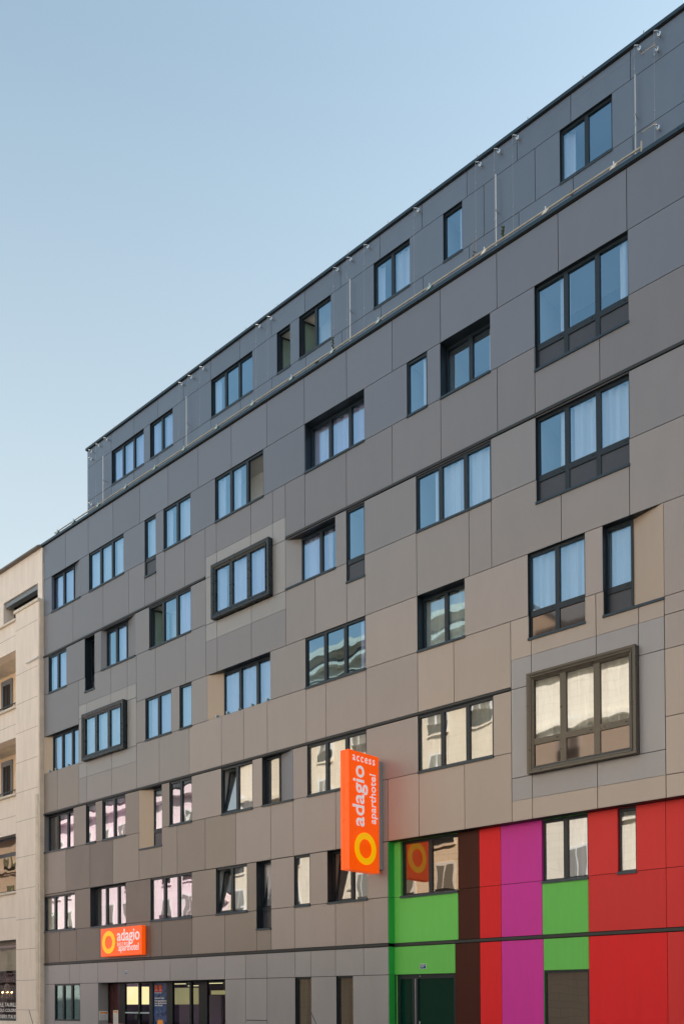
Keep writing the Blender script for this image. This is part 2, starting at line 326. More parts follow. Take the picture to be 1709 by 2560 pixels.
def window(x0,x1,z0,z1,n=2,d=.065,Y0=D,low=None,ox0=None,ox1=None,curt='auto',opens={},jamb='frame',splaym='clad_beige',sill=True,frame='frame',
           mull=.11,gl='glass',holes=None,cm='curtain',jamb_r=None,soff='frame',parent=HOTEL,label=None,infill='infill',room='room',top=.065,name='window'):
    """x0..x1 = window frame, ox0..ox1 = opening in the cladding plane (wider where a side is splayed)"""
    ox0 = x0 if ox0 is None else ox0; ox1 = x1 if ox1 is None else ox1
    (HOLES if holes is None else holes).append((ox0,ox1,z0,z1))
    if gl=='glass' and z1<9.5: gl='glass_low'
    Yg=Y0+d; F=MB(); l,r,bt=.04,.05,.065
    zt=z1
    F.box(x0,x0+l,Yg-.03,Yg+.06,z0,zt,frame); F.box(x1-r,x1,Yg-.03,Yg+.06,z0,zt,frame)
    F.box(x0+l,x1-r,Yg-.03,Yg+.06,zt-top,zt,frame); F.box(x0+l,x1-r,Yg-.03,Yg+.06,z0,z0+bt,frame)
    iw=x1-x0-l-r; lw=(iw-mull*(n-1))/n; lights=[]
    for i in range(n):
        a=x0+l+i*(lw+mull); lights.append((a,a+lw))
        if i<n-1: F.box(a+lw,a+lw+mull,Yg-.032,Yg+.06,z0+bt,zt-top,frame)
    zb=z0+bt
    if low is not None:
        F_lo, F_hi = low-.07, low+.07
        for (a,c) in lights: F.box(a,c,Yg-.035,Yg+.055,F_lo,F_hi,frame)
        for (a,c) in lights: F.box(c-.07-.03,c-.04,Yg-.04,Yg-.034,low-.005,low+.012,'joint')
        zb=F_hi
    # reveals: sides and soffit between the cladding plane and the frame
    e=.004
    if ox0 < x0-1e-3:
        F.hexa([(ox0,Y0-.002,z0),(x0,Yg,z0),(x0,Yg+.03,z0),(ox0,Y0+.03,z0),(ox0,Y0-.002,z1),(x0,Yg,z1),(x0,Yg+.03,z1),(ox0,Y0+.03,z1)],splaym)
    else: F.box(x0-.025,x0-e,Y0+.004,Yg+.05,z0,z1,jamb)
    if ox1 > x1+1e-3:
        F.hexa([(x1,Yg,z0),(ox1,Y0-.002,z0),(ox1,Y0+.03,z0),(x1,Yg+.03,z0),(x1,Yg,z1),(ox1,Y0-.002,z1),(ox1,Y0+.03,z1),(x1,Yg+.03,z1)],splaym)
    else: F.box(x1+e,x1+.025,Y0+.004,Yg+.05,z0,z1,jamb_r or jamb)
    F.box(ox0,ox1,Y0+.004,Yg+.05,z1+e,z1+.03,soff)
    if low is not None:
        pass
    W=F.build(name,parent)
    if label: W['label']=label
    # sill
    sb=MB()
    if sill:
        sb.hexa([(ox0-.01,Y0-.035,z0-.035),(ox1+.01,Y0-.035,z0-.035),(ox1+.01,Yg,z0-.03),(ox0-.01,Yg,z0-.03),
                 (ox0-.01,Y0-.035,z0+.02),(ox1+.01,Y0-.035,z0+.02),(ox1+.01,Yg-.03,z0+.05),(ox0-.01,Yg-.03,z0+.05)],'sillmetal')
    else: sb.box(ox0,ox1,Y0+.01,Yg,z0-.03,z0+.0,jamb)
    sb.build('sill',W)
    if low is not None:
        for (a,c) in lights:
            p=MB(); p.box(a,c,Yg-.005,Yg+.02,z0+bt,F_lo,infill); p.build('infill_panel',W)
    # room behind
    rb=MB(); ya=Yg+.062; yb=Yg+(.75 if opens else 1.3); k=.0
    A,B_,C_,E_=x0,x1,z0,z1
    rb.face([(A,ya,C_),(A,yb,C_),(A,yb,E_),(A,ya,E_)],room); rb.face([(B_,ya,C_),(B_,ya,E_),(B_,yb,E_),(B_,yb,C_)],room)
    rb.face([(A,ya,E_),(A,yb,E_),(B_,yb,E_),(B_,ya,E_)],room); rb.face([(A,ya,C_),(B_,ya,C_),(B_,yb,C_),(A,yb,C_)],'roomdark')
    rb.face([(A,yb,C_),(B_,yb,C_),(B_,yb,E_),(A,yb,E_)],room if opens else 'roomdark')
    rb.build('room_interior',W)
    # panes / sashes
    for i,(a,c) in enumerate(lights):
        op=opens.get(i)
        if op is None:
            g=MB(); g.box(a,a+.012,Yg+.0,Yg+.02,zb,zt-top,'joint')
            g=MB(); g.face([(a,Yg+.01,zb),(c,Yg+.01,zb),(c,Yg+.01,zt-top),(a,Yg+.01,zt-top)],gl); g.build('pane',W)
        else:
            h=zt-top-zb; ww=c-a; s=MB(); sw=.055
            loc=lambda u,v,q: Vector((u,q,v))
            g=MB()
            if op=='tilt':
                an=math.radians(9); M=lambda u,v,q: (a+u, Yg+.02+v*math.sin(an)+q, zb+v*math.cos(an))
            elif op=='left':
                an=math.radians(72); M=lambda u,v,q: (a+u*math.cos(an)+q*math.sin(an)*0, Yg+.03+u*math.sin(an)+q, zb+v)
            else:
                an=math.radians(58); M=lambda u,v,q: (c-(ww-u)*math.cos(an), Yg+.03+(ww-u)*math.sin(an)+q, zb+v)
            def bar(u0,u1,v0,v1):
                s.hexa([M(u0,v0,0),M(u1,v0,0),M(u1,v0,.05),M(u0,v0,.05),M(u0,v1,0),M(u1,v1,0),M(u1,v1,.05),M(u0,v1,.05)],frame)
            bar(0,sw,0,h); bar(ww-sw,ww,0,h); bar(sw,ww-sw,0,sw); bar(sw,ww-sw,h-sw,h)
            s.build('sash',W)
            g.face([M(sw,sw,.02),M(ww-sw,sw,.02),M(ww-sw,h-sw,.02),M(sw,h-sw,.02)],'glass_sash' if op!='tilt' else gl); g.build('pane',W)
    # curtains
    cb=MB(); yc=Yg+.15; hasc=False
    if cm=='curtain' and x0<-16 and z1>9.5: cm=rnd.choice(['curtain','curtain_lilac_refl','curtain_lilac_refl'])
    if curt=='auto': curt=[rnd.choice(['full','full','right','left','none']) for _ in range(n)]
    if curt:
        for i,(a,c) in enumerate(lights):
            k=curt[i%len(curt)]; a2,c2=a-.1,c+.1; a2=max(a2,x0+.01); c2=min(c2,x1-.01)
            sd_=rnd.random()
            if opens.get(i)=='left': continue
            if k=='full': curtain_piece(cb,a2,c2,z0+.1,z1-.02,yc,cm,sd_)
            elif k=='right': curtain_piece(cb,a2+(c2-a2)*.62,c2,z0+.1,z1-.02,yc,cm,sd_)
            elif k=='left': curtain_piece(cb,a2,a2+(c2-a2)*.4,z0+.1,z1-.02,yc,cm,sd_)
            else: continue
            hasc=True
    if hasc: cb.build('curtain',W)
    return W

def framed_box(x0,x1,z0,z1,low,fm,ix0,ix1,iz0,iz1,curt,cm='curtain',gl='glass',proud=.17):
    """window in a frame box that stands proud of the cladding"""
    Y=D-proud; F=MB(); t=.035
    # outer rim + chamfer to inner
    o=[(x0,z0),(x1,z0),(x1,z1),(x0,z1)]; q=[(x0+.05,z0+.05),(x1-.05,z0+.05),(x1-.05,z1-.05),(x0+.05,z1-.05)]; p=[(ix0,iz0),(ix1,iz0),(ix1,iz1),(ix0,iz1)]
    for i in range(4):
        j=(i+1)%4
        F.face([(o[i][0],D+.04,o[i][1]),(o[j][0],D+.04,o[j][1]),(o[j][0],Y,o[j][1]),(o[i][0],Y,o[i][1])],fm)
        F.face([(o[i][0],Y,o[i][1]),(o[j][0],Y,o[j][1]),(q[j][0],Y,q[j][1]),(q[i][0],Y,q[i][1])],fm)
        F.face([(q[i][0],Y,q[i][1]),(q[j][0],Y,q[j][1]),(p[j][0],Y+.05,p[j][1]),(p[i][0],Y+.05,p[i][1])],fm)
    W=F.build('window_surround',HOTEL)
    HOLES.append((x0+.02,x1-.02,z0+.02,z1-.02))
    window(ix0-.05,ix1+.05,iz0-.05,iz1+.05,n=3,d=.09,Y0=Y,low=low,curt=curt,frame=fm,jamb=fm,holes=[],sill=False,cm=cm,gl=gl,soff=fm,mull=.15,top=.06,infill='infill_gloss')
    return W

BH=dict(h6=25.02,s6=23.56,h5=18.575,s5=17.13,l5=16.55,h4=15.44,s4=13.96,l4=13.40,h3=12.28,s3=10.81,l3=10.24,h2=9.13,s2=7.64,l2=7.04,h1=5.96,s1=4.47,l1=3.885,g=2.385)
H=lambda k:BH[k]
f3=['full']*3
# ---- row 5
window(-32.93,-31.45,H('s5'),H('h5'),2,d=.14,ox1=-30.84,splaym='clad_slate',curt=['full','full'],jamb='clad_slate')
window(-30.23,-27.98,H('s5'),H('h5'),3,curt=['full','full','full'])
window(-26.69,-26.05,H('l5'),H('h5'),1,low=17.13,curt=['full'])
window(-25.60,-24.13,H('s5'),H('h5'),2,curt=['left','full'])
window(-22.86,-20.58,H('s5'),H('h5'),3,curt=['left','left','none'],opens={2:'right'})
window(-18.79,-16.49,H('s5'),H('h5'),3,d=.31,curt=['full','full','full'])
window(-14.98,-14.32,H('s5'),H('h5'),1,curt=['right'])
window(-13.89,-12.39,H('s5'),H('h5'),2,d=.31,curt=['none','right'])
window(-11.14,-8.81,H('l5'),H('h5'),3,low=17.13,d=.12,curt=['right','none','right'])
# ---- row 4
window(-33.16,-31.85,H('s4'),H('h4'),2,curt=['full','full'])
window(-30.54,-29.88,H('l4'),H('h4'),1,low=13.96,d=.31,curt=['none'],opens={0:'tilt'},gl='glass_dark')
window(-29.33,-28.02,H('s4'),H('h4'),2,d=.2,ox0=-29.44,ox1=-27.29,splaym='clad_grey',curt=['right','full'])
window(-26.44,-24.13,H('s4'),H('h4'),3,curt=['none','none','full'],opens={0:'left'})
framed_box(-22.90,-20.18,13.95,15.69,None,'boxgrey',-22.72,-20.40,14.13,15.52,['left','full','full'])
window(-19.21,-17.60,H('s4'),H('h4'),2,d=.3,ox0=-19.61,curt=['full','left'],splaym='clad_pale')
window(-17.17,-16.50,H('l4'),H('h4'),1,low=13.96,curt=['right'])
window(-14.70,-12.39,H('s4'),H('h4'),3,curt=['right','full','full'])
window(-11.14,-8.82,H('l4'),H('h4'),3,low=14.0,d=.12,curt=['right','full','full'])
# ---- row 3
window(-33.14,-30.97,H('s3'),H('h3'),3,d=.2,ox0=-33.52,curt=f3,sill=False)
framed_box(-30.52,-27.81,10.75,12.50,None,'boxgrey',-30.36,-28.03,10.94,12.31,['full','full','full'])
window(-26.68,-25.21,H('s3'),H('h3'),2,curt=['full','full'])
window(-24.75,-24.11,H('s3'),H('h3'),1,curt=['full'])
window(-22.72,-20.31,H('s3'),H('h3'),3,d=.25,ox0=-23.28,curt=f3,sill=False)
window(-18.80,-16.49,H('s3'),H('h3'),3,curt=['none','none','right'])
window(-14.69,-13.20,H('s3'),H('h3'),2,d=.29,curt=['full','full'],cm='curtain_cream')
window(-11.38,-9.91,H('l3'),H('h3'),2,low=10.85,d=.11,curt=['full','full'],infill='infill_gloss')
window(-9.47,-8.85,H('l3'),H('h3'),1,low=10.85,d=.22,ox1=-8.08,curt=['full'])
# ---- row 2
window(-33.50,-31.36,H('s2'),H('h2'),3,d=.22,curt=['right','full','full'],cm='curtain_pink_refl')
window(-30.48,-29.83,H('s2'),H('h2'),1,curt=['full'],cm='curtain_pink_refl')
window(-29.38,-27.92,H('s2'),H('h2'),2,curt=['full','full'],cm='curtain_pink_refl')
window(-26.55,-25.76,H('l2'),H('h2'),1,low=7.64,d=.27,ox0=-27.06,curt=['full'])
window(-25.32,-24.12,H('s2'),H('h2'),2,curt=['none','right'])
window(-22.61,-21.13,H('s2'),H('h2'),2,curt=['none','full'],opens={0:'tilt'})
window(-20.69,-20.06,H('s2'),H('h2'),1,d=.19,ox1=-19.35,splaym='clad_grey',curt=['none'])
window(-18.75,-16.48,H('s2'),H('h2'),3,curt=f3,cm='curtain_cream')
window(-14.69,-12.38,H('s2'),H('h2'),3,curt=f3,cm='curtain_cream')
framed_box(-11.35,-8.66,7.01,9.37,7.74,'bronze',-11.18,-8.83,7.16,9.20,['full','full','full'],cm='curtain_cream')
# ---- row 1
window(-33.50,-31.28,H('s1'),H('h1')-.08,3,curt=f3,cm='curtain_cream')
window(-30.20,-27.91,H('s1'),H('h1'),3,d=.24,curt=['right','full','full'],cm='curtain_pink_refl')
window(-26.41,-24.13,H('s1'),H('h1'),3,curt=f3,cm='curtain_pink_refl')
window(-22.89,-21.40,H('s1'),H('h1'),2,curt=['none','full'],opens={0:'tilt'})
window(-20.97,-20.32,H('l1'),H('h1'),1,low=4.5,d=.25,opens={0:'tilt'},curt=['full'])
window(-19.32,-18.67,H('s1'),H('h1'),1,curt=['full'])
window(-17.97,-16.47,H('s1'),H('h1'),2,d=.25,curt=['none','right'],opens={0:'tilt'})
YR=D+REC
window(-15.50,-13.63,H('s1'),ZR-.01,2,d=.12,Y0=YR,holes=HOLES_REC,curt=['none','none'],jamb='green',gl='glass_dark')
window(-11.21,-10.02,H('s1')+.01,ZR-.01,2,d=.1,Y0=YR,holes=HOLES_REC,curt=['none','full'],jamb='magenta')
window(-9.30,-8.86,H('s1')+.04,ZR-.01,1,d=.1,Y0=YR,holes=HOLES_REC,curt=['full'],cm='curtain_cream',jamb='red')
# ---- beyond the right edge of the picture the same bays run on
for xa,xb in ((-5.2,-2.9),(.2,2.5)):
    for a,c in (('s5','h5'),('s4','h4'),('s3','h3'),('s2','h2')): window(xa,xb,H(a),H(c),3)
    window(xa,xb,H('s1'),ZR-.01,3,Y0=YR,holes=HOLES_REC)
# ---- set-back top storey
YT=D+SB
for (a,c,n,cu,op) in ((-33.25,-30.96,3,f3,{}),(-30.52,-29.04,2,['left','full'],{}),(-26.67,-24.38,3,['left','none','none'],{}),(-23.09,-22.44,1,['full'],{0:'left'}),
                   (-21.99,-20.52,2,['none','none'],{0:'left'}),(-18.65,-17.21,2,['left','full'],{}),(-15.94,-15.27,1,['right'],{}),(-12.09,-10.60,2,['left','none'],{}),(-5.4,-3.1,3,f3,{}),(.2,2.5,3,f3,{})):
    window(a,c,H('s6'),H('h6'),n,Y0=YT,holes=HOLES_TOP,curt=cu,opens=op,d=.1)
# ---- ground floor openings
window(-32.74,-30.92,.95,H('g'),3,d=.05,curt=[],gl='glass_green',sill=False,room='roomdark',mull=.11)
window(-19.30,-18.65,.5,H('g'),1,d=.09,curt=['left'],cm='curtain_green',gl='glass_dark',sill=False,room='roomdark')
window(-17.65,-17.03,.5,H('g'),1,d=.09,curt=['left'],cm='curtain_green',gl='glass_dark',sill=False,room='roomdark')
window(-11.18,-10.02,.6,H('g')+.01,1,d=.06,Y0=YR,holes=HOLES_REC,curt=[],gl='glass_dark',sill=False,room='roomdark')

ENT=(-29.71,-22.47,.13,H('g')); HOLES.append((ENT[0],ENT[1],-.1,ENT[3]))
DOOR=(-15.67,-13.74,-.1,H('g')); HOLES_REC.append(DOOR)

# ---- cladding panels, front plane; tones by row and x include painted reflected light
P=[]
def row(z0,z1,joints,m,x0=XL,x1=XR,mf=None):
    js=[x0]+sorted(j for j in joints if x0+.05<j<x1-.05)+[x1]
    for a,c in zip(js,js[1:]): P.append((a,c,z0,z1,(mf((a+c)/2) if mf else m)))
ext=[-7.2,-5.5,-3.9,-2.2,-.6,1.0,2.7,4.3]
def clip_right(z): return z
RG=-8.08   # the joint where the panel grid changes on the right
gs=lambda x:'clad_slate'
row(18.575,19.96,[-31.89,-30.29,-28.64,-26.99,-25.34,-23.72,-22.06,-20.41,-18.8,-17.13,-15.48,-13.88,-12.18,-10.51,-8.83]+ext,'clad_slate')
def strip(z0,z1,ws,m,x1=XR,mf=None): row(z0,z1,[v for w_ in ws for v in w_],m,x1=x1,mf=mf)
strip(17.13,18.575,[(-31.4,-30.23),(-27.98,-26.69),(-26.05,-25.6),(-24.13,-22.86),(-20.58,-18.8),(-16.49,-14.98),(-14.32,-13.89),(-12.39,-11.14),(-8.82,-7.2),(-5.5,-3.9)],'clad_slate')
row(15.545,17.13,[-31.36,-29.3,-27.66,-26.70,-26.05,-25.54,-24.44,-23.37,-22.81,-21.15,-20.17,-19.62,-18.8,-17.16,-15.5,-13.89,-12.19,-11.15,-9.5,-7.2,-5.5,-3.9,-2.2,-.6,1.0,2.7,4.3],'clad_grey')
row(13.96,15.455,[-33.16,-31.85,-30.54,-29.88,-29.44,-27.29,-26.44,-24.13,-23.36,-19.62,-17.6,-17.17,-16.5,-14.7,-12.39,-11.14,-8.82,-5.2,-2.9,.2,2.5],'clad_grey',mf=lambda x:'clad_grey' if x<-27 else 'clad_ash')
row(12.28,13.96,[-30.96,-28.8,-27.77,-27.22,-26.09,-24.42,-23.36,-22.79,-21.15,-19.62,-18.4,-17.17,-16.5,-14.7,-13.05,-12.39,-10.49,-8.83,-7.2,-5.5,-3.9,-2.2,-.6,1,2.7,4.3],'clad_grey',mf=lambda x:'clad_grey' if x<-30.9 else ('clad_ash' if x<-19.7 else 'clad_dove'))
TA='clad_taupe'
row(10.81,12.28,[-33.52,-30.96,-27.23,-26.68,-25.21,-24.75,-24.11,-23.28,-20.31,-18.8,-16.49,-14.69,-13.2,-11.38,-9.91,-9.47,RG],TA,x1=RG,mf=lambda x:'clad_ash' if x<-27 else ('clad_dove' if x<-19 else TA))
row(9.22,10.81,[-32.52,-30.96,-30.42,-28.77,-27.22,-25.89,-24.24,-22.6,-21.53,-20.45,-18.79,-18.0,-16.47,-14.69,-13.54,-11.87,-11.31,-9.65,-8.65,RG],TA,x1=RG,mf=lambda x:'clad_umber' if x<-30.9 else ('clad_dove' if x<-24.3 else (TA if x<-14.8 else 'clad_taupe_lit')))
row(10.27,12.28,ext,TA,x0=RG); row(9.87,10.27,ext,TA,x0=RG); row(9.14,9.87,ext,TA,x0=RG); row(7.70,9.14,ext,'clad_taupe_lit',x0=RG); row(6.46,7.70,ext,'clad_taupe_lit',x0=RG); row(5.97,6.46,ext,'clad_taupe_lit',x0=RG)
row(7.64,9.135,[-33.5,-31.36,-30.48,-29.83,-29.38,-27.92,-27.06,-25.76,-25.32,-24.12,-22.61,-21.13,-20.69,-19.35,-18.75,-16.48,-14.69,-12.38,-11.87,RG],TA,x1=RG,mf=lambda x:'clad_umber' if x<-24 else (TA if x<-14.8 else 'clad_taupe_lit'))
row(5.97,7.64,[-31.91,-30.22,-28.7,-27.09,-25.76,-24.91,-23.43,-21.92,-20.32,-19.35,-17.64,-15.72,-14.68,-13.24,-11.87,-11.31,-9.65,RG],TA,x1=RG,mf=lambda x:'clad_umber' if x<-31.9 or -28.7<x<-22 else ('clad_brown' if x<-22 else (TA if x<-15.8 else 'clad_taupe_lit')))
row(4.47,5.96,[-33.5,-31.28,-30.2,-27.91,-26.41,-24.13,-22.89,-21.4,-20.97,-20.32,-19.32,-18.67,-17.97,-16.47],'clad_brown',x1=XC_,mf=lambda x:'clad_brown' if x<-27 else ('clad_umber' if x<-20.4 else TA))
row(3.235,4.47,[-32.38,-31.18,-29.55,-27.91,-26.44,-25.77,-24.13,-22.47,-20.97,-20.32,-19.31,-17.67,-16.62],'clad_brown',x1=XC_,mf=lambda x:'clad_brown' if x<-24.1 else ('clad_umber' if x<-20.4 else TA))
row(2.385,3.14,[-31.66,-30.92,-29.72,-28.44,-26.8,-25.32,-23.87,-22.48,-21.49,-20.52,-19.31,-18.66,-17.68,-16.62],'clad_base',x1=XC_)
row(.15,2.385,[-32.74,-30.92,-29.71,-22.47,-21.49,-20.52,-19.3,-18.65,-17.65,-17.03],'clad_base',x1=XC_)
BOXR=[(-23.36,-19.62,13.38,16.15),(-30.96,-27.23,10.18,12.97),(-11.87,RG,6.46,9.86)]
g_=.0
fr_holes=HOLES+[(-21.49+.01,-20.52-.01,.15,1.08)]
c0=clad('cladding',P,HOLES+BOXR+[(-21.48,-20.53,.14,1.115)],D)
P2=[]
def boxpanels(R,xs_top,z_in0,z_in1,m,xs_bot,zl,zr):
    x0,x1,z0,z1=R; a,c=xs_top[0],xs_top[-1]
    js=[x0]+xs_top+[x1]
    for p,q in zip(js,js[1:]): P2.append((p,q,z_in1,z1,m))
    js=[x0]+xs_bot+[x1]
    for p,q in zip(js,js[1:]): P2.append((p,q,z0,z_in0,m))
    P2.append((x0,a,z_in0,z_in1,m)); P2.append((c,x1,z_in0,z_in1,m))
boxpanels(BOXR[0],[-22.8,-21.16,-20.18],13.93,15.46,'clad_pale',[-22.8,-21.15],0,0)
clad('cladding_surround',P2,HOLES,D); P2.clear()
boxpanels(BOXR[1],[-30.43,-28.8,-27.78],10.75,12.46,'clad_pale',[-30.42,-28.77],0,0)
clad('cladding_surround',P2,HOLES,D); P2.clear()
boxpanels(BOXR[2],[-11.31,-9.65,-8.66],7.01,9.15,'clad_base',[-11.31,-9.65],0,0)
clad('cladding_surround',P2,HOLES,D); P2.clear()
# small access panel on the ground floor
P2.append((-21.49,-20.52,.15,1.10,'clad_base'))
clad('access_panel',P2,HOLES,D)
backing('wall',XL,XR,ZR,19.96,HOLES,D+.031); backing('wall',XL,XC_,.0,ZR,HOLES,D+.031)
# ---- coloured recessed cladding, one mesh per colour field
def field(label,x0,x1,z0,z1,m,zj=()):
    zs=[z0]+list(zj)+[z1]; o=clad('cladding_panel',[(x0,x1,a,c,m) for a,c in zip(zs,zs[1:])],HOLES_REC,YR,gap=.012); o['label']=label
zm=4.52; be=(3.14,3.235)
field('bright green panel',-15.73,-13.63,be[1],ZR,'green',(4.47,)); field('bright green panel',-15.73,-13.73,2.385,be[0],'green')
field('dark brown panel',-13.63,-12.98,be[1],ZR,'cocoa',(zm,)); field('dark brown panel',-13.73,-12.98,.15,be[0],'cocoa')
field('red panel',-12.98,-12.35,be[1],ZR,'red',(zm,)); field('red panel',-12.98,-12.35,.15,be[0],'red')
field('magenta panel',-12.35,-11.21,be[1],ZR,'magenta',(zm,)); field('magenta panel',-12.35,-11.19,.15,be[0],'magenta')
field('bright green panel',-11.21,-10.02,be[1],ZR,'green',(4.48,)); field('bright green panel',-11.19,-10.02,.15,be[0],'green')
field('red panel',-10.02,-8.2,be[1],ZR,'warm_red',(zm,)); field('red panel',-10.02,-8.19,.15,be[0],'red')
field('orange red panel',-8.2,-6.2,be[1],ZR,'warm_red',(zm,)); field('orange red panel',-8.19,-6.2,.15,be[0],'warm_red')
field('bright green panel',-6.2,-1,.15,be[0],'green'); field('magenta panel',-6.2,-1,be[1],ZR,'magenta',(zm,))
field('red panel',-1,XR,.15,be[0],'red'); field('dark brown panel',-1,XR,be[1],ZR,'cocoa',(zm,))
backing('wall',XC_,XR,0,ZR,HOLES_REC,YR+.031)
b=MB()
for a,c in ((.15,2.38),(2.39,3.14),(3.235,4.465),(4.475,ZR)): b.box(XC_+.001,XC_+.02,D+.012,YR+.0,a,c,'deep_green')
b.build('cladding_panel',HOTEL)['label']='deep green panel on the side of the recess'
b=MB(); b.box(XC_-.01,XR,D+.031,YR+.03,ZR+.001,ZR+.03,'band'); b.build('soffit',HOTEL)
# ---- dark bands and cornice
def bandpart(name,x0,x1,z0,z1,y0,y1): b=MB(); b.box(x0,x1,y0,y1,z0,z1,'band'); return b.build(name,HOTEL,bevel=.006)
bandpart('string_course',XL-.12,XC_,3.15,3.225,D-.02,D+.02); bandpart('string_course',XC_+.022,XR,3.15,3.225,YR-.02,YR+.02)
bandpart('string_course',XL-.06,-11.88,9.15,9.21,D-.02,D+.02)
bandpart('string_course',XL-.18,-23.37,15.465,15.53,D-.03,D+.02); bandpart('string_course',-19.61,XR,15.465,15.53,D-.03,D+.02)
b=MB(); b.box(XL-.16,XR,D-.06,D+.5,19.99,20.08,'sillmetal'); b.box(XL-.14,XR,D-.03,D+.5,19.965,19.99,'joint'); b.build('cornice',HOTEL)
# ---- body of the block
b=MB(); b.box(XL,XR,D+.5,D+16,19.90,19.98,'roofing'); b.box(XL,XL+.03,D+.04,D+16,0,19.96,'clad_grey'); b.box(XR-.03,XR,D+.3,D+16,0,19.96,'clad_grey'); b.box(XL,XR,D+15.9,D+16,0,19.9,'clad_grey'); b.build('roof',HOTEL)
b=MB(); b.box(XL-.12,XL,D+.0,D+.06,19.3,19.96,'zinc'); b.build('flashing',HOTEL)
# ---- set-back storey
XTL=-35.12; ZT=25.78
PT=[]
tj=[-33.29,-31.63,-29.99,-28.35,-26.70,-25.05,-23.37,-21.72,-20.07,-18.39,-16.73,-15.09,-13.41,-11.76,-10.09,-8.43,-6.8,-5.1,-3.5,-1.8,0,1.7,3.4,5]
def rowt(z0,z1,js): 
    js=[XTL]+sorted(j for j in js if j<XR)+[XR]
    for a,c in zip(js,js[1:]): PT.append((a,c,z0,z1,'clad_steelblue'))
rowt(25.02,ZT,tj); rowt(23.56,25.02,[-33.25,-30.96,-30.52,-29.04,-26.67,-24.38,-23.09,-22.44,-21.99,-20.52,-18.65,-17.21,-15.94,-15.27,-14.51,-12.85,-12.09,-10.6,-5.4,-3.1,.2,2.5]); rowt(20.0,23.56,[-33.29,-31.64,-29.99,-28.35,-26.69,-25.02,-23.36,-21.69,-20.03,-18.36,-16.70,-15.03,-13.37,-11.71,-10.04,-8.4,-6.8,-5.1,-3.5,-1.8,0,1.7,3.4,5])
clad('cladding',PT,HOLES_TOP,YT)
backing('wall',XTL,XR,20,ZT,HOLES_TOP,YT+.031)
b=MB(); b.box(XTL-.05,XR,YT-.07,YT+12.5,ZT+.02,ZT+.11,'sillmetal'); b.box(XTL-.03,XR,YT-.03,YT+12.4,ZT-.0,ZT+.02,'joint'); b.build('roof',HOTEL)
b=MB(); b.box(XTL,XTL+.03,YT+.03,YT+12,19.9,ZT,'clad_slate'); b.box(XR-.03,XR,YT+.03,YT+12,19.9,ZT,'clad_slate'); b.box(XTL,XR,YT+11.9,YT+12,19.9,ZT,'clad_slate'); b.build('wall',HOTEL)
# coping clips
for i in range(18):
    x=-34.6+i*1.66
    b=MB(); b.tube((x,YT-.06,ZT+.09),(x,YT-.06,ZT+.17),.02,'steel',6); b.build('coping_clip',HOTEL)
# cable trellis: discs, wires, poles
yd=YT-.10
discs=[(-34.61,25.53),(-34.64,25.21),(-34.04,25.55),(-33.43,25.56),(-34.64,23.23),(-28.29,25.56),(-27.70,25.55),(-27.0,25.56),(-23.86,25.58),(-23.26,25.56),(-20.11,25.56),(-19.52,25.57),(-18.79,25.57),(-16.79,25.56),(-14.56,25.57),(-13.93,25.55),(-13.33,25.55),(-9.8,25.54),(-9.29,25.54),(-9.35,25.2),(-9.34,23.23)]
for (x,z) in discs:
    b=MB(); b.tube((x,yd-.02,z),(x,yd+.0,z),.052,'chrome',14); b.tube((x,yd,z),(x,YT,z),.018,'steel',6); b.tube((x,yd-.07,z+.03),(x-.09,yd-.11,z+.06),.014,'chrome',6); b.tube((x,yd-.07,z+.03),(x,yd-.02,z),.016,'chrome',6); b.build('cable_mount',HOTEL)
    if z>25.4:
        b=MB(); b.tube((x-.09,yd-.11,z+.05),(x-.09,yd-.11,20.3),.0045,'steel',5)
        for zz in (24.99,23.6): b.tube((x-.09,yd-.11,zz-.02),(x-.09,yd-.11,zz+.02),.018,'steel',6)
        b.build('cable',HOTEL)
for z in (25.33,23.33):
    b=MB(); b.tube((-34.7,yd-.12,z),(-9.2,yd-.12,z),.0035,'zinc',5); b.build('cable',HOTEL)
for x in (-33.69,-27.99,-19.54,-14.02,-9.91):
    b=MB(); b.tube((x,YT-.14,22.0),(x,YT-.14,24.92),.017,'white_paint',8)
    for zz in (22.4,23.9): b.tube((x,YT-.14,zz),(x,YT+.01,zz),.012,'steel',6); b.tube((x,YT-.14,zz-.02),(x,YT-.14,zz+.02),.034,'steel',8)
    b.build('drip_pole',HOTEL)
for x in (-9.34,):
    for z in (25.2,23.23):
        b=MB(); b.tube((x,yd-.1,z+.05),(x-.35,yd-.16,z),.012,'pipe',6); b.build('cable_arm',HOTEL)
# pipe along the cornice, with its brackets
b=MB(); b.tube((-32.6,D-.05,20.16),(-8.46,D-.05,20.16),.022,'pipe',8); b.tube((-8.46,D-.05,20.16),(-8.46,D-.05,20.28),.022,'pipe',8); b.tube((-8.46,D-.05,20.05),(-8.46,D-.05,20.16),.02,'pipe',8); b.build('pipe',HOTEL)
for x in (-32.4,-31.23,-29.54,-27.77,-26.03,-24.41,-22.71,-20.99,-19.28,-17.63,-15.92,-14.18,-12.5,-10.8,-9.1):
    b=MB(); bm='galv' if x<-13 else 'white_paint'
    b.hexa([(x-.10,D-.075,20.085),(x+.02,D-.075,20.085),(x+.02,D+.1,20.085),(x-.10,D+.1,20.085),(x-.02,D-.085,20.14),(x+.10,D-.085,20.14),(x+.10,D+.1,20.14),(x-.02,D+.1,20.14)],bm)
    b.tube((x,D-.055,20.13),(x,D-.055,20.24),.016,bm,6); b.build('pipe_bracket',HOTEL)
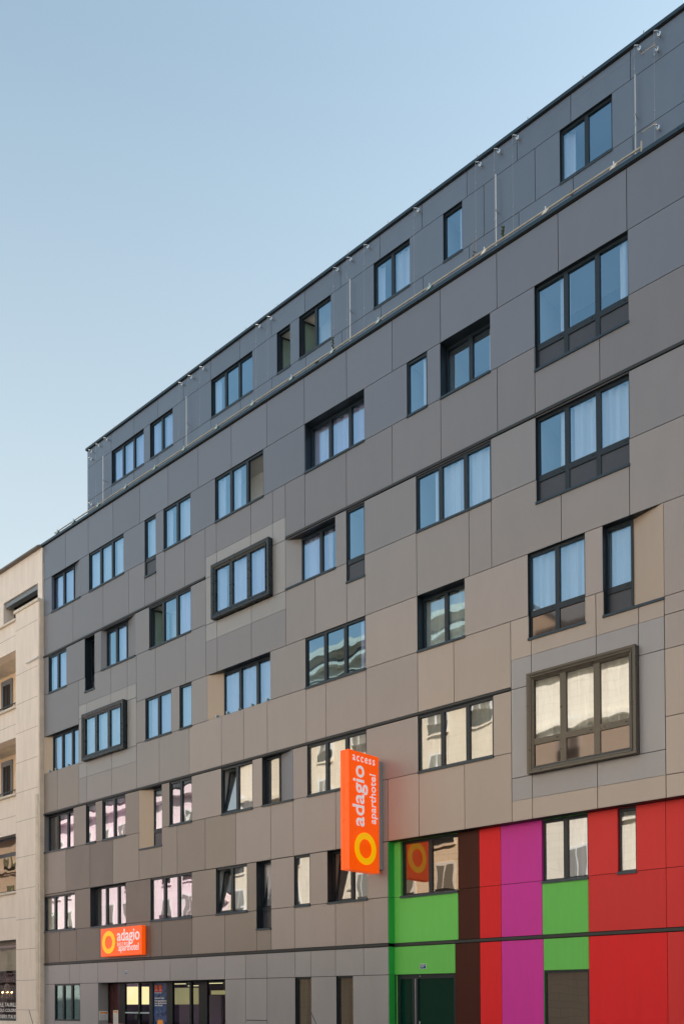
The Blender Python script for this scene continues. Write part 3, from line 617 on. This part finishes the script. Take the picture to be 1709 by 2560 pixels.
# clamps left below the two sill-less windows
for x in (-22.82,-22.3,-21.75,-21.15,-20.45,-33.1,-32.6,-31.7):
    b=MB(); b.box(x,x+.06,D-.06,D+.05,10.83,10.87,'galv'); b.box(x+.015,x+.045,D-.06,D-.04,10.78,10.83,'galv'); b.build('clamp',HOTEL)

# ---- entrance
def ent(name): return MB()
ye=D+.41
b=MB(); b.box(-29.715,-29.69,D+.002,ye+.05,.13,2.385,'clad_base'); b.build('cladding_panel',HOTEL)['label']='grey panel on the side of the entrance'
b=MB(); b.box(ENT[0],ENT[1],D+.035,ye+.1,2.386,2.41,'joint'); b.box(ENT[1]+.002,ENT[1]+.03,D+.035,ye+.1,.13,2.385,'clad_base'); b.build('soffit',HOTEL)
posts=[(-28.92,-28.58),(-27.75,-27.66),(-27.09,-26.87),(-26.08,-25.74),(-24.80,-24.70),(-24.31,-23.87)]
E0=MB()
for a,c in posts: E0.box(a,c,ye,ye+.09,.13,2.385,'frame_dark')
E0.box(-29.66,-29.60,ye,ye+.09,.13,2.385,'frame_dark'); E0.box(-29.60,-22.47,ye+.01,ye+.08,2.34,2.384,'frame_dark'); E0.box(-28.58,-27.09,ye+.01,ye+.06,1.26,1.31,'galv')
E0.box(-22.55,-22.47,ye,ye+.09,.13,2.34,'frame_dark'); E0.box(-28.58,-27.09,ye+.01,ye+.08,.13,.23,'frame_dark')
EN=E0.build('entrance',HOTEL)
b=MB(); b.box(-29.60,-28.92,ye+.03,ye+.06,.13,2.34,'maroon'); b.build('side_panel',EN)
for a,c in ((-28.58,-27.75),(-27.66,-27.09),(-25.74,-24.80),(-24.70,-24.31),(-23.87,-22.55)):
    b=MB(); b.face([(a,ye+.045,.2),(c,ye+.045,.2),(c,ye+.045,2.34),(a,ye+.045,2.34)],'glass_lobby'); b.build('pane',EN)
b=MB(); b.box(-27.9,-27.72,ye-.06,ye-.03,1.05,1.22,'frame_dark'); b.build('handle',EN)
b=MB(); X0,X1,Y0_,Y1_=-33.2,-22.45,ye+.1,D+6
b.face([(X0,Y1_,.13),(X1,Y1_,.13),(X1,Y1_,2.9),(X0,Y1_,2.9)],'purple'); b.face([(X0,Y0_,.13),(X0,Y1_,.13),(X0,Y1_,2.9),(X0,Y0_,2.9)],'purple'); b.face([(X1,Y0_,.13),(X1,Y0_,2.9),(X1,Y1_,2.9),(X1,Y1_,.13)],'maroon')
b.face([(X0,Y0_,2.45),(X1,Y0_,2.45),(X1,Y1_,2.45),(X0,Y1_,2.45)],'roomdark'); b.face([(X0,Y0_,.14),(X0,Y1_,.14),(X1,Y1_,.14),(X1,Y0_,.14)],'roomdark')
b.face([(X0,Y0_,.13),(X0,Y0_,2.9),(-29.6,Y0_,2.9),(-29.6,Y0_,.13)],'roomdark')
b.box(-28.9,-27.2,Y0_+2.6,Y0_+2.7,.13,2.1,'lilac'); b.box(-26.6,-25.9,Y0_+2.2,Y0_+2.3,.13,1.9,'lilac'); b.box(-25.0,-23.6,Y0_+1.6,Y0_+2.2,.13,1.05,'maroon')
b.build('lobby_interior',EN)
# ---- green side door
b=MB(); yd2=YR+.05; a,c=DOOR[0],DOOR[1]
b.box(a,a+.09,yd2,yd2+.09,.13,2.38,'frame'); b.box(c-.08,c,yd2,yd2+.09,.13,2.38,'frame'); b.box(a+.09,c-.08,yd2,yd2+.09,2.27,2.38,'frame'); b.box(-15.16,-14.98,yd2-.01,yd2+.09,.13,2.27,'frame'); b.box(-15.06,-15.04,yd2-.02,yd2,.13,2.27,'steel')
b.box(a-.02,a,D+.26,yd2+.09,.13,2.38,'green'); b.box(c,c+.02,YR+.0,yd2+.09,.13,2.38,'cocoa'); b.box(a,c,YR+.002,yd2+.09,2.381,2.40,'joint')
b.box(a+.09,c-.08,yd2,yd2+.09,.13,.25,'frame'); b.tube((-14.9,yd2-.0,2.335),(-14.9,yd2-.012,2.335),.012,'white_paint',8)
DR=b.build('door',HOTEL)
for p,q in ((a+.09,-15.16),(-14.98,c-.08)):
    b=MB(); b.face([(p,yd2+.04,.25),(q,yd2+.04,.25),(q,yd2+.04,2.27),(p,yd2+.04,2.27)],'door_glass'); b.build('pane',DR)
b=MB(); b.tube((-14.88,yd2-.06,.9),(-14.88,yd2-.06,1.15),.015,'steel',8); b.tube((-14.88,yd2-.06,1.0),(-14.88,yd2+.0,1.0),.012,'steel',8); b.build('handle',DR)
b=MB(); b.box(a-.3,c+.3,yd2+2.0,yd2+2.1,.13,2.5,'roomdark'); b.box(a-.3,c+.3,yd2+.1,yd2+2,2.4,2.45,'roomdark'); b.box(a-.3,a-.25,yd2+.1,yd2+2,.13,2.4,'roomdark'); b.box(c+.25,c+.3,yd2+.1,yd2+2,.13,2.4,'roomdark'); b.build('hall_interior',DR)

# ================================================================== signs
# projecting sign
xs_,ya_,yb_,za_,zb_=-15.90,17.63,18.84,5.10,8.23; th=.28
SG=empty('projecting_sign',(xs_-th/2,D,za_),'tall orange sign with vertical white writing, standing out from the wall','sign')
b=MB(); b.box(xs_-th,xs_,ya_,yb_,za_,zb_,'sign_orange'); o=b.build('box',SG,bevel=.012)
b=MB(); b.box(xs_-th-.004,xs_-th+.11,ya_-.006,ya_+.02,za_+.004,zb_-.004,'sign_orange'); b.build('side_trim',SG)
b=MB(); b.box(xs_-th+.03,xs_-.004,yb_+.002,yb_+.15,za_+.11,zb_-.11,'sign_spine'); b.build('mounting_spine',SG,bevel=.008)
b=MB()
for z in (5.6,6.7,7.8): b.box(xs_-.2,xs_-.08,yb_+.1,D+.0,z,z+.1,'steel')
b.build('bracket',SG)
fx=xs_+.004; U=(0,1,0); V=(0,0,1)     # on this face the line of sight runs along -x; left = small y
ring_mesh('ring','sign_yellow',SG,(fx,18.265,5.70),U,V,.425,.255,.012)
ring_mesh('ring','sign_yellow',SG,(xs_-th-.004,18.265,5.70),(0,-1,0),V,.425,.255,.012)
text_mesh('lettering','adagio','sign_white',SG,(fx,ya_+.585,6.27),(0,0,1),(0,-1,0),width=1.60,bold=.012,depth=.016,aspect=1.02)
text_mesh('lettering','aparthotel','sign_white',SG,(fx,ya_+1.06,6.40),(0,0,1),(0,-1,0),width=1.32,bold=.006,depth=.016,aspect=1.05)
text_mesh('lettering','access','sign_white',SG,(fx,ya_+.15,7.97),U,V,width=.88,bold=.006,depth=.016,spacing=1.35,aspect=1.2)
ux=(0,-1,0)
text_mesh('lettering','adagio','sign_white',SG,(xs_-th-.004,yb_-.62,6.27),(0,0,1),(0,1,0),width=1.60,bold=.012,depth=.016)
# flat wall sign
WS=empty('wall_sign',(-27.9,D,3.32),'flat orange sign with yellow ring and white writing, on the wall above the glass entrance','sign')
xa,xb,za,zb=-29.2,-26.66,3.325,4.345
b=MB(); b.box(xa,xb,D-.2,D-.03,za,zb,'sign_orange'); b.build('box',WS,bevel=.012)
b=MB(); b.box(xa+.15,xb-.15,D-.03,D,za+.15,zb-.15,'frame'); b.build('bracket',WS)
UX=(1,0,0); yf=D-.204
ring_mesh('ring','sign_yellow',WS,(-28.67,yf,3.835),UX,(0,0,1),.41,.235,.012)
for t,x,z,wd,bo,sp,asp in (('adagio',-28.14,3.86,1.36,.010,1.,1.12),('access',-28.13,3.685,.77,.004,1.4,1.15),('aparthotel',-28.06,3.50,1.22,.004,1.,1.2)):
    text_mesh('lettering',t,'sign_white',WS,(x,yf,z),UX,(0,0,1),width=wd,bold=bo,depth=.016,spacing=sp,aspect=asp*1.0)
# house numbers
def plate(x0,x1,z0,z1,Y,txt,label,w1,sup=None):
    t=empty('house_number_plate',((x0+x1)/2,Y,z0),label,'house number')
    b=MB(); b.box(x0,x1,Y-.012,Y-.001,z0,z1,'plate_white'); b.box(x0+.008,x1-.008,Y-.015,Y-.010,z0+.008,z1-.008,'blue_plate'); b.build('plate',t)
    text_mesh('number',txt,'plate_white',t,(x0+.03,Y-.016,z0+.045),UX,(0,0,1),width=w1*.8,bold=.01,depth=.003,aspect=1.15)
    if sup: text_mesh('number',sup,'plate_white',t,(x0+.02+w1+.008,Y-.016,z0+.085),UX,(0,0,1),width=(x1-x0)-.04-w1-.008,bold=.01,depth=.003)
plate(-27.95,-27.78,2.655,2.79,D,'13','small blue house number plate reading 13, above the glass entrance',.12)
plate(-14.86,-14.66,2.52,2.655,YR,'13','small blue house number plate reading 13 bis, on the green panel over the side door',.10,'bis')
# notices and poster at the entrance
def notice(loc,x0,x1,z0,z1,Y,label,nx=None):
    t=empty('notice',loc,label,'notice'); 
    b=MB()
    if nx is None:
        b.box(x0,x1,Y-.012,Y,z0,z1,'plate_white'); b.box(x0+.02,x1-.02,Y-.014,Y-.011,z0+.02,z1-.02,'paper'); b.box(x0+.03,x1-.03,Y-.016,Y-.013,z1-.08,z1-.03,'paper_orange'); b.box(x1-.08,x1-.05,Y-.017,Y-.014,z1-.10,z1-.06,'paper_red')
        k=MB()
        for i in range(7): k.box(x0+.05,x1-.05-.06*(i%3==2),Y-.017,Y-.015,z1-.16-i*.034,z1-.165-i*.034,'paper_ink')
    else:
        Xp=nx; a,c=x0,x1
        b.box(Xp,Xp+.012,a,c,z0,z1,'plate_white'); b.box(Xp+.011,Xp+.014,a+.02,c-.02,z0+.02,z1-.02,'paper'); b.box(Xp+.013,Xp+.016,a+.03,c-.03,z1-.09,z1-.03,'paper_orange'); b.box(Xp+.014,Xp+.017,c-.08,c-.04,z1-.11,z1-.05,'paper_red')
        k=MB()
        for i in range(6): k.box(Xp+.015,Xp+.017,a+.05,c-.05,z1-.15-i*.034,z1-.155-i*.034,'paper_ink')
    b.build('sheet',t); k.build('print',t)
notice((-29.69,D+.2,1.0),D+.04,D+.40,1.0,1.34,D,'small framed notice with orange header on the grey side wall of the entrance',nx=-29.688)
notice((-29.2,ye,.85),-29.36,-29.05,.85,1.37,ye+.028,'white leaflet notice with orange header on the dark maroon panel of the entrance')
PO=empty('poster',(-26.47,ye,.2),'tall dark blue night city poster with red squares and white writing between the entrance posts','poster')
b=MB(); b.box(-26.87,-26.08,ye+.035,ye+.05,.2,2.34,'poster_night'); b.build('sheet',PO)
yp=ye+.033
for x in (-26.80,-26.56):
    b=MB(); b.box(x,x+.19,yp-.003,yp,2.02,2.27,'paper_red'); b.build('square',PO)
    ring_mesh('ring','paper_orange',PO,(x+.095,yp-.005,2.19),UX,(0,0,1),.05,.03,.002,20)
    text_mesh('print','adagio','plate_white',PO,(x+.03,yp-.005,2.08),UX,(0,0,1),width=.13,depth=.002)
for t,z,wd,bo in (('aparthotels adagio',1.98,.42,0),('Aparthotels Adagio',1.79,.56,.02),('Votre appartement au',1.69,.70,.02),('coeur des plus grandes',1.61,.70,.02),('villes d\'Europe',1.53,.46,.02)):
    text_mesh('print',t,'plate_white',PO,(-26.81,yp-.003,z),UX,(0,0,1),width=wd,bold=bo,depth=.002)
b=MB(); b.face([(-26.72,yp-.002,.7),(-26.25,yp-.002,.7),(-26.35,yp-.002,1.05),(-26.62,yp-.002,1.05)],'paper_orange'); b.face([(-26.87,yp-.0025,.6),(-26.6,yp-.0025,.6),(-26.74,yp-.0025,1.02)],'rubber')
for i in range(60):
    x=rnd.uniform(-26.85,-26.12); z=rnd.uniform(.9,1.42); s_=rnd.uniform(.008,.025); b.face([(x,yp-.0015,z),(x+s_,yp-.0015,z),(x+s_,yp-.0015,z+s_*1.4),(x,yp-.0015,z+s_*1.4)],rnd.choice(['sign_spine','poster_night','zinc','purple','cream_wall']))
b.build('picture',PO)
# lobby lamps
def lamp(x0,x1,Y,z0,z1,label,m='lampshade_dim'):
    t=empty('pendant_lamp',((x0+x1)/2,Y,z0),label,'lamp',None); b=MB(); cx=(x0+x1)/2; r=(x1-x0)/2
    b.tube((cx,Y,z0),(cx,Y,z1),r,m,28); b.build('lamp_shade',t)
    b=MB(); b.tube((cx,Y,z1),(cx,Y,2.45),.01,'steel',6); b.build('cord',t)
lamp(-29.62,-28.62,D+1.35,1.58,2.24,'large glowing cream drum lamp behind the left entrance glass','lampshade')
lamp(-27.05,-26.05,D+1.75,1.58,2.17,'dimmer cream drum lamp behind the middle entrance glass')
lamp(-25.1,-24.2,D+1.8,1.92,2.06,'flat pale lamp behind the right-hand entrance glass')
for x0,x1,Y,z,l in ((-27.3,-26.6,D+1.6,2.31,'thin strip light above the middle drum lamp'),(-25.9,-25.3,D+1.2,2.22,'short strip light near the wide dark entrance post'),(-24.5,-23.6,D+.8,2.28,'strip light nearest the right end of the entrance')):
    b=MB(); b.box(x0,x1,Y,Y+.06,z,z+.025,'tube_light'); tag(b.build('strip_light'),l,'ceiling light')

# ================================================================== stone neighbour
NB=empty('stone_apartment_building',(-36,18.8,0),'pale beige stone apartment block with loggias and shop front at the left edge','building')
YN=18.8; N0=-60.
ST='stone'
b=MB()
# pier and its cap
b.box(-35.42,-33.60,YN,YN+1.2,.0,17.72,ST)
b.build('pier',NB)
b=MB(); b.box(-35.50,-33.12-.42,YN-.06,YN+.25,17.72,17.84,'stone_cap'); b.build('cap',NB,bevel=.01)
b=MB(); b.box(-33.60,-33.545,YN+.02,YN+1.2,0,17.72,'stone_return'); b.build('return_wall',NB)
# walls between openings left of the pier
b=MB()
YU=YN+.15
b.box(N0,-36.73,YU,YU+.5,17.50,19.92,ST); b.box(-36.73,-33.9,YU,YU+.5,18.6,19.92,ST); b.box(-33.9,-33.56,YU,YU+.5,17.84,19.92,ST)
for z0,z1 in ((16.28,17.46),(12.65,13.84),(8.66,10.22),(4.28,6.18)):
    b.box(N0,-35.42,YN+.06,YN+.5,z0,z1,ST)
b.box(N0,-41.0,YN+.06,YN+.5,0,17.46,ST); b.box(N0,-35.42,YN+.06,YN+.5,0,.9,ST)
b.build('wall',NB)
b=MB(); b.box(N0,-33.60,YN-.02,YN+14,19.92,19.99,'coping'); b.box(N0,-33.60,YN+.05,YN+14,19.99,20.03,'zinc'); b.build('roof',NB)
b=MB(); b.box(N0,-33.60,YN+13.5,YN+14,0,19.9,ST); b.box(-33.62,-33.60,YN+1.2,YN+14,0,19.9,ST); b.build('wall',NB)
for z in (17.46,13.84,10.22):
    b=MB(); b.box(N0,-35.42,YN-.04,YN+.5,z,z+.09,'stone_cap'); b.build('sill',NB)
    if z<17:
        b=MB(); zt_=z+.30
        b.box(-41,-35.42,YN+.10,YN+.14,zt_-.03,zt_,'frame')
        for i in range(18): b.box(-41+i*.31,-40.98+i*.31,YN+.11,YN+.13,z+.09,zt_-.03,'frame')
        b.build('railing',NB)
b=MB(); b.box(-36.7,-35.45,YN+.12,YN+.16,17.66,17.70,'frame'); b.build('railing',NB)
b=MB(); b.box(-36.70,-33.92,YU+.06,YU+.30,18.40,18.575,'zinc'); b.build('shutter_box',NB)
b=MB(); b.box(-36.73,-33.9,YU+.48,YU+.52,17.5,18.6,'shopdark'); b.box(-36.35,-36.28,YU+.4,YU+.47,17.5,18.4,'frame'); b.build('window',NB)
# stone joints on the pier: thin dark grooves
b=MB()
for z in (17.0,15.15,13.93,12.73,11.51,10.28,9.09,7.61,6.31,5.06,3.84,2.57,1.37): b.box(-35.42,-33.66,YN-.0015,YN+.002,z-.006,z+.006,'coping')
for x in (-34.82,-34.22,): b.box(x-.003,x+.003,YN-.0018,YN+.002,0.2,17.7,'stone_cap')
for z in (16.9,13.2,9.4,5.2): b.box(N0,-35.43,YN+.0585,YN+.062,z-.006,z+.006,'coping')
b.build('masonry_joint',NB)
b=MB(); b.box(-33.80,-33.61,YN-.03,YN+.0,.2,10.0,'stone_cap'); b.build('pilaster_strip',NB)
# loggias
for z0,z1 in ((13.93,16.28),(10.31,12.65)):
    b=MB(); yl=YN+1.35
    b.box(-41.0,-35.42,yl,yl+.1,z0-.3,z1+.3,'stone_ochre'); b.box(-35.60,-35.421,YN+.5,yl,z0-.3,z1,'stone_ochre'); b.box(-41,-35.42,YN+.5,yl,z1+.001,z1+.15,'stone_cap'); b.box(-41,-35.42,YN+.5,yl,z0-.3,z0-.1,'stone_cap')
    b.build('loggia',NB)
    b=MB(); x0=-39.15; zb_=z0-.1; zt_=z1-.2
    b.box(x0,-38.2,yl-.08,yl-.002,zb_,zt_,'zinc'); b.box(x0+.28,-38.3,yl-.10,yl-.081,zb_,zt_-.25,'shopdark'); b.box(x0+.26,x0+.34,yl-.13,yl-.101,zb_,zt_-.25,'frame'); b.box(-38.6,-38.54,yl-.13,yl-.101,zb_,zt_-.25,'frame')
    b.build('window',NB)
# first-floor window
b=MB(); b.box(-38.2,-35.43,YN+.40,YN+.47,6.27,8.66,'frame'); b.box(-41,-38.2,YN+.06,YN+.5,6.18,8.66,ST); WN=b.build('window',NB)
for z0,z1 in ((6.40,7.85),(8.02,8.55)):
    b=MB(); b.face([(-38.1,YN+.39,z0),(-35.50,YN+.39,z0),(-35.50,YN+.39,z1),(-38.1,YN+.39,z1)],'glass_ochre_refl'); b.build('pane',WN)
b=MB(); b.box(-38.2,-35.40,YN-.02,YN+.4,6.18,6.27,'stone_cap'); b.build('sill',WN)
# shop front
b=MB(); b.box(-41,-35.43,YN+.30,YN+.38,4.10,4.27,'coping'); b.box(-41,-35.43,YN+.33,YN+.37,3.98,4.10,'maroon'); b.box(-35.50,-35.43,YN+.25,YN+.38,.9,4.1,'stone_cap'); b.box(-41,-35.43,YN+.3,YN+.38,.9,1.0,'frame'); SH=b.build('shop_window',NB)
b=MB(); b.face([(-41,YN+.35,1.0),(-35.5,YN+.35,1.0),(-35.5,YN+.35,3.98),(-41,YN+.35,3.98)],'glass_shop'); b.build('pane',SH)
b=MB(); b.box(-41,-35.5,YN+.5,YN+.52,3.02,4.1,'blind'); b.build('blind',SH)
b=MB(); b.box(-44,-35.42,YN+3,YN+3.1,.1,4.3,'shopdark'); b.box(-35.46,-35.425,YN+.5,YN+3,.1,4.3,'shopdark'); b.box(-44,-35.42,YN+.5,YN+3,4.28,4.35,'shopdark'); b.box(-44,-43.9,YN+.5,YN+3,.1,4.3,'shopdark')
b.box(-39.2,-38.3,YN+1.9,YN+2.2,1.0,2.9,'rubber')
for i in range(26):       # lattice screen
    x=-41.6+i*.16
    for s_ in (-1,1): b.hexa([(x,YN+1.9,1.0),(x+.02,YN+1.9,1.0),(x+.02,YN+1.92,1.0),(x,YN+1.92,1.0),(x+s_*1.1,YN+1.9,3.1),(x+.02+s_*1.1,YN+1.9,3.1),(x+.02+s_*1.1,YN+1.92,3.1),(x+s_*1.1,YN+1.92,3.1)],'brass' if 0 else 'reveal_brown')
b.build('shop_interior',SH)
for t,z,x,wd,h in (('CUIR BUFFLE, TAURILLON',1.50,-38.62,2.95,.235),('TOUS COLORIS',1.275,-37.68,1.66,.19),('DESIGNERS ITALIENS',.985,-38.05,2.27,.235)):
    text_mesh('lettering',t,'plate_white',SH,(x,YN+.343,z),UX,(0,0,1),width=wd,height=h,bold=.012,depth=.002)
CH=empty('chandelier',(-38.1,YN+1.0,1.95),'dark chandelier with small glowing bulbs inside the shop window','chandelier')
b=MB(); cx,cy,cz=-38.1,YN+1.0,1.98
b.tube((cx,cy,cz),(cx,cy,3.0),.012,'brass',6); b.tube((cx,cy,cz-.12),(cx,cy,cz+.35),.05,'brass',8,r2=.02)
for i in range(6):
    t=i*math.pi/3+.3; p=(cx+.36*math.cos(t),cy+.16*math.sin(t),cz+.06)
    b.tube((cx,cy,cz-.08),(cx+.2*math.cos(t),cy+.2*math.sin(t),cz-.1),.012,'brass',5); b.tube((cx+.2*math.cos(t),cy+.2*math.sin(t),cz-.1),p,.012,'brass',5); b.tube(p,(p[0],p[1],p[2]+.05),.02,'brass',6)
for i in range(12):
    t=i*math.pi/6; b.tube((cx+.25*math.cos(t),cy+.25*math.sin(t),cz-.12),(cx+.06*math.cos(t),cy+.06*math.sin(t),cz+.5),.005,'steel',4)
b.build('frame',CH)
for i in range(6):
    t=i*math.pi/3+.3; b=MB(); p=(cx+.36*math.cos(t),cy+.16*math.sin(t),cz+.11); b.tube(p,(p[0],p[1],p[2]+.05),.016,'bulb',8,r2=.008); b.build('bulb',CH)
b=MB(); b.tube((-33.56,YN-.05,15.45),(-34.46,YN-.05,15.43),.035,'white_paint',8); b.build('waste_pipe',NB)

# ================================================================== weeds on the ledge
def weed(x,z,h,label,dry=False):
    t=empty('weed',(x,D+.02,z),label,'plant'); r=random.Random(int(x*-100)); b=MB(); p=Vector((x,D+.0,z)); pts=[p]
    for i in range(6): p=p+Vector((r.uniform(-.025,.02),r.uniform(-.02,.02),h/6)); pts.append(p); b.tube(pts[-2],pts[-1],.009 if dry else .006,'stem',5)
    b.build('stem',t); b=MB()
    for q in (pts[1:] if not dry else pts[1:3]):
        for k in range(7 if not dry else 4):
            d=Vector((r.uniform(-1,1),r.uniform(-1,1),r.uniform(-.2,1))).normalized()*r.uniform(.03,.075); s_=d.cross(Vector((0,0,1))).normalized()*.02
            b.face([q,q+d*.5+s_,q+d,q+d*.5-s_],'leaf')
    b.build('leaves',t)
weed(-17.67,20.12,.46,'small leafy weed hanging over the ledge below the open top-floor window')
weed(-18.31,20.12,.12,'tiny tuft of weed on the ledge, left of the leafy weed')
weed(-12.82,20.12,.58,'tall dry stalk on the ledge below the single-pane top window',True)
weed(-11.99,20.12,.30,'dark spiky weed on the ledge beside a white pole')
weed(-10.16,20.12,.24,'short dry stick standing on the ledge near the end of the pipe',True)

# ================================================================== parked cars, just below the frame
def car(x,y,rz,paint,label):
    t=empty('parked_car',(x,y,0),label,'car','cars parked in the street'); M=Matrix.Translation((x,y,0))@Matrix.Rotation(rz,4,'Z')
    def W(v): return tuple(M@Vector(v))
    # body: loft of cross-sections along the length
    secs=[(-2.15,.62,.45,.70),(-2.1,.74,.30,.88),(-1.6,.82,.22,.98),(-.9,.85,.20,.98),(0,.86,.20,.96),(.9,.85,.20,.93),(1.6,.82,.22,.86),(2.0,.74,.28,.74),(2.12,.6,.42,.62)]
    b=MB(); rings=[]
    for (sx,hw,zb,zt) in secs:
        rings.append([(sx,-hw*.93,zb),(sx,-hw,zb+.18),(sx,-hw,zt-.15),(sx,-hw*.9,zt),(sx,hw*.9,zt),(sx,hw,zt-.15),(sx,hw,zb+.18),(sx,hw*.93,zb)])
    for a,c in zip(rings,rings[1:]):
        for i in range(8): j=(i+1)%8; b.face([W(a[i]),W(c[i]),W(c[j]),W(a[j])],paint)
    b.face([W(p) for p in rings[0]],paint); b.face([W(p) for p in reversed(rings[-1])],paint)
    roof=[(-1.75,.66,1.0),(-1.35,.62,1.36),(-.9,.60,1.455),(-.3,.60,1.475),(.3,.58,1.44),(1.25,.68,.93)]
    for (x0,h0,z0),(x1,h1,z1) in zip(roof[1:],roof[2:-1]): b.face([W((x0,-h0,z0)),W((x1,-h1,z1)),W((x1,h1,z1)),W((x0,h0,z0))],paint); 
    b.build('body',t,smooth=False)
    b=MB()
    b.face([W((-1.75,-.66,.96)),W((-1.35,-.62,1.36)),W((-1.35,.62,1.36)),W((-1.75,.66,.96))],'carglass'); b.face([W((.3,-.58,1.44)),W((1.25,-.68,.9)),W((1.25,.68,.9)),W((.3,.58,1.44))],'carglass')
    for s_ in (-1,1):
        pts=[(-1.75,.74,.95),(-1.35,.64,1.34),(-.9,.61,1.44),(-.3,.61,1.46),(.3,.60,1.43),(1.25,.74,.9)]
        b.face([W((p[0],s_*p[1],p[2])) for p in (pts if s_<0 else reversed(pts))],'carglass')
    b.face([W((-1.35,-.63,1.36)),W((-.9,-.60,1.455)),W((-.9,.60,1.455)),W((-1.35,.63,1.36))],paint)
    b.build('windows',t)
    for sx in (-1.35,1.3):
        for s_ in (-1,1):
            b=MB(); b.tube(W((sx,s_*.66,.31)),W((sx,s_*.87,.31)),.31,'rubber',20); wh=b.build('wheel',t); b=MB(); b.tube(W((sx,s_*.86,.31)),W((sx,s_*.885,.31)),.2,'steel',16); b.build('rim',wh)
    for s_ in (-1,1):
        b=MB(); b.box(-.0,.0,0,0,0,0,'headlamp'); b=MB(); b.hexa([W((2.0,s_*.42,.56)),W((2.1,s_*.42,.56)),W((2.02,s_*.72,.56)),W((1.9,s_*.74,.56)),W((1.98,s_*.42,.70)),W((2.05,s_*.42,.68)),W((1.98,s_*.70,.70)),W((1.88,s_*.73,.72))],'headlamp'); b.build('headlight',t)
        b=MB(); b.hexa([W((-2.14,s_*.45,.62)),W((-2.05,s_*.45,.62)),W((-2.0,s_*.76,.62)),W((-2.1,s_*.72,.62)),W((-2.14,s_*.45,.82)),W((-2.05,s_*.45,.82)),W((-2.0,s_*.76,.82)),W((-2.1,s_*.72,.82))],'redlamp'); b.build('tail_light',t)
    b=MB(); b.tube(W((-1.15,0,1.41)),W((-1.28,0,1.64)),.0035,'rubber',5); b.build('antenna',t)
car(-8.78,5.5,0,'car_blue','dark blue parked car, roof edge and thin antenna just seen at bottom left')
car(-4.12,5.5,0,'car_silver','silver parked car, only its thin antenna reaching the picture below the grey wall')

# ================================================================== buildings opposite (behind the camera, mirrored in the glass)
def opposite(x0,x1,h,m,label,z0=3.2,wh=1.9,roof='mansard',bands=()):
    t=empty('town_house',((x0+x1)/2,-3.6,0),label,'building','town houses across the street'); y=-3.6
    b=MB(); b.box(x0+.02,x1-.02,y-11,y,0,h,m); b.build('wall',t)
    b=MB()
    for z,pr in ((3.4,.25),(6.9,.12),(h-3.4,.35),(h-.35,.7)): b.box(x0+.02,x1-.02,y+.001,y+pr,z,z+.22 if pr<.4 else z+.4,m)
    for z in bands: b.box(x0+.02,x1-.02,y+.001,y+.45,z,z+.25,m); b.box(x0+.02,x1-.02,y+.46,y+.5,z+.25,z+.34,'rubber')
    b.build('cornice',t)
    b=MB(); b.box(x0+.3,x1-.3,y-10.5,y-.6,h+.03,h+.6,'zinc_dark'); k=3.0
    if roof=='mansard': b.hexa([(x0+.1,y-10.8,h+.6),(x1-.1,y-10.8,h+.6),(x1-.1,y-.4,h+.6),(x0+.1,y-.4,h+.6),(x0+.8,y-9,h+k),(x1-.8,y-9,h+k),(x1-.8,y-1.9,h+k),(x0+.8,y-1.9,h+k)],'zinc_dark')
    b.build('roof',t)
    n=int((x1-x0)/2.6); wmesh=None
    for fl in range(int((h-4)/3.1)):
        for i in range(n):
            if (i*7+fl*3)%11==0 or ((i+fl)%2 and x0>-30): continue
            cx=x0+(x1-x0)*(i+.5)/n; z=4.3+fl*3.1
            if wmesh is None:
                q=MB(); q.box(-.62,.62,0,.07,-.08,wh+.1,'white_paint'); q.box(-.5,-.04,.071,.09,.05,wh-.03,'opp_pane'); q.box(.04,.5,.071,.09,.05,wh-.03,'opp_pane'); q.box(-.7,.7,.0,.16,-.2,-.081,m); q.box(-.6,.6,.10,.14,.0,.55,'rubber')
                o=q.build('window',t); wmesh=o.data; o.matrix_parent_inverse=Matrix(); o.location=Vector((cx,y,z))-t.location
            else:
                o=bpy.data.objects.new('window',wmesh); COL.objects.link(o); o.parent=t; o.location=Vector((cx,y,z))-t.location
opposite(-112,-84,15.5,'cream_wall','cream town house farthest left across the street')
opposite(-84,-52,17.0,'pale_wall','pale pinkish town house across the street, left of the ochre one')
opposite(-52,-44,18.5,'ochre_wall','ochre stone town house across the street')
opposite(-44,-26.5,23.4,'ochre_wall','tall stone town house with deep cornice across the street',roof='flat',bands=(20.2,21.3,22.3))
opposite(-26.5,-8,18.6,'bright_wall','plain cream town house across the street, near the camera')
opposite(-8,14,17.5,'brick_wall','reddish town house directly behind the camera')
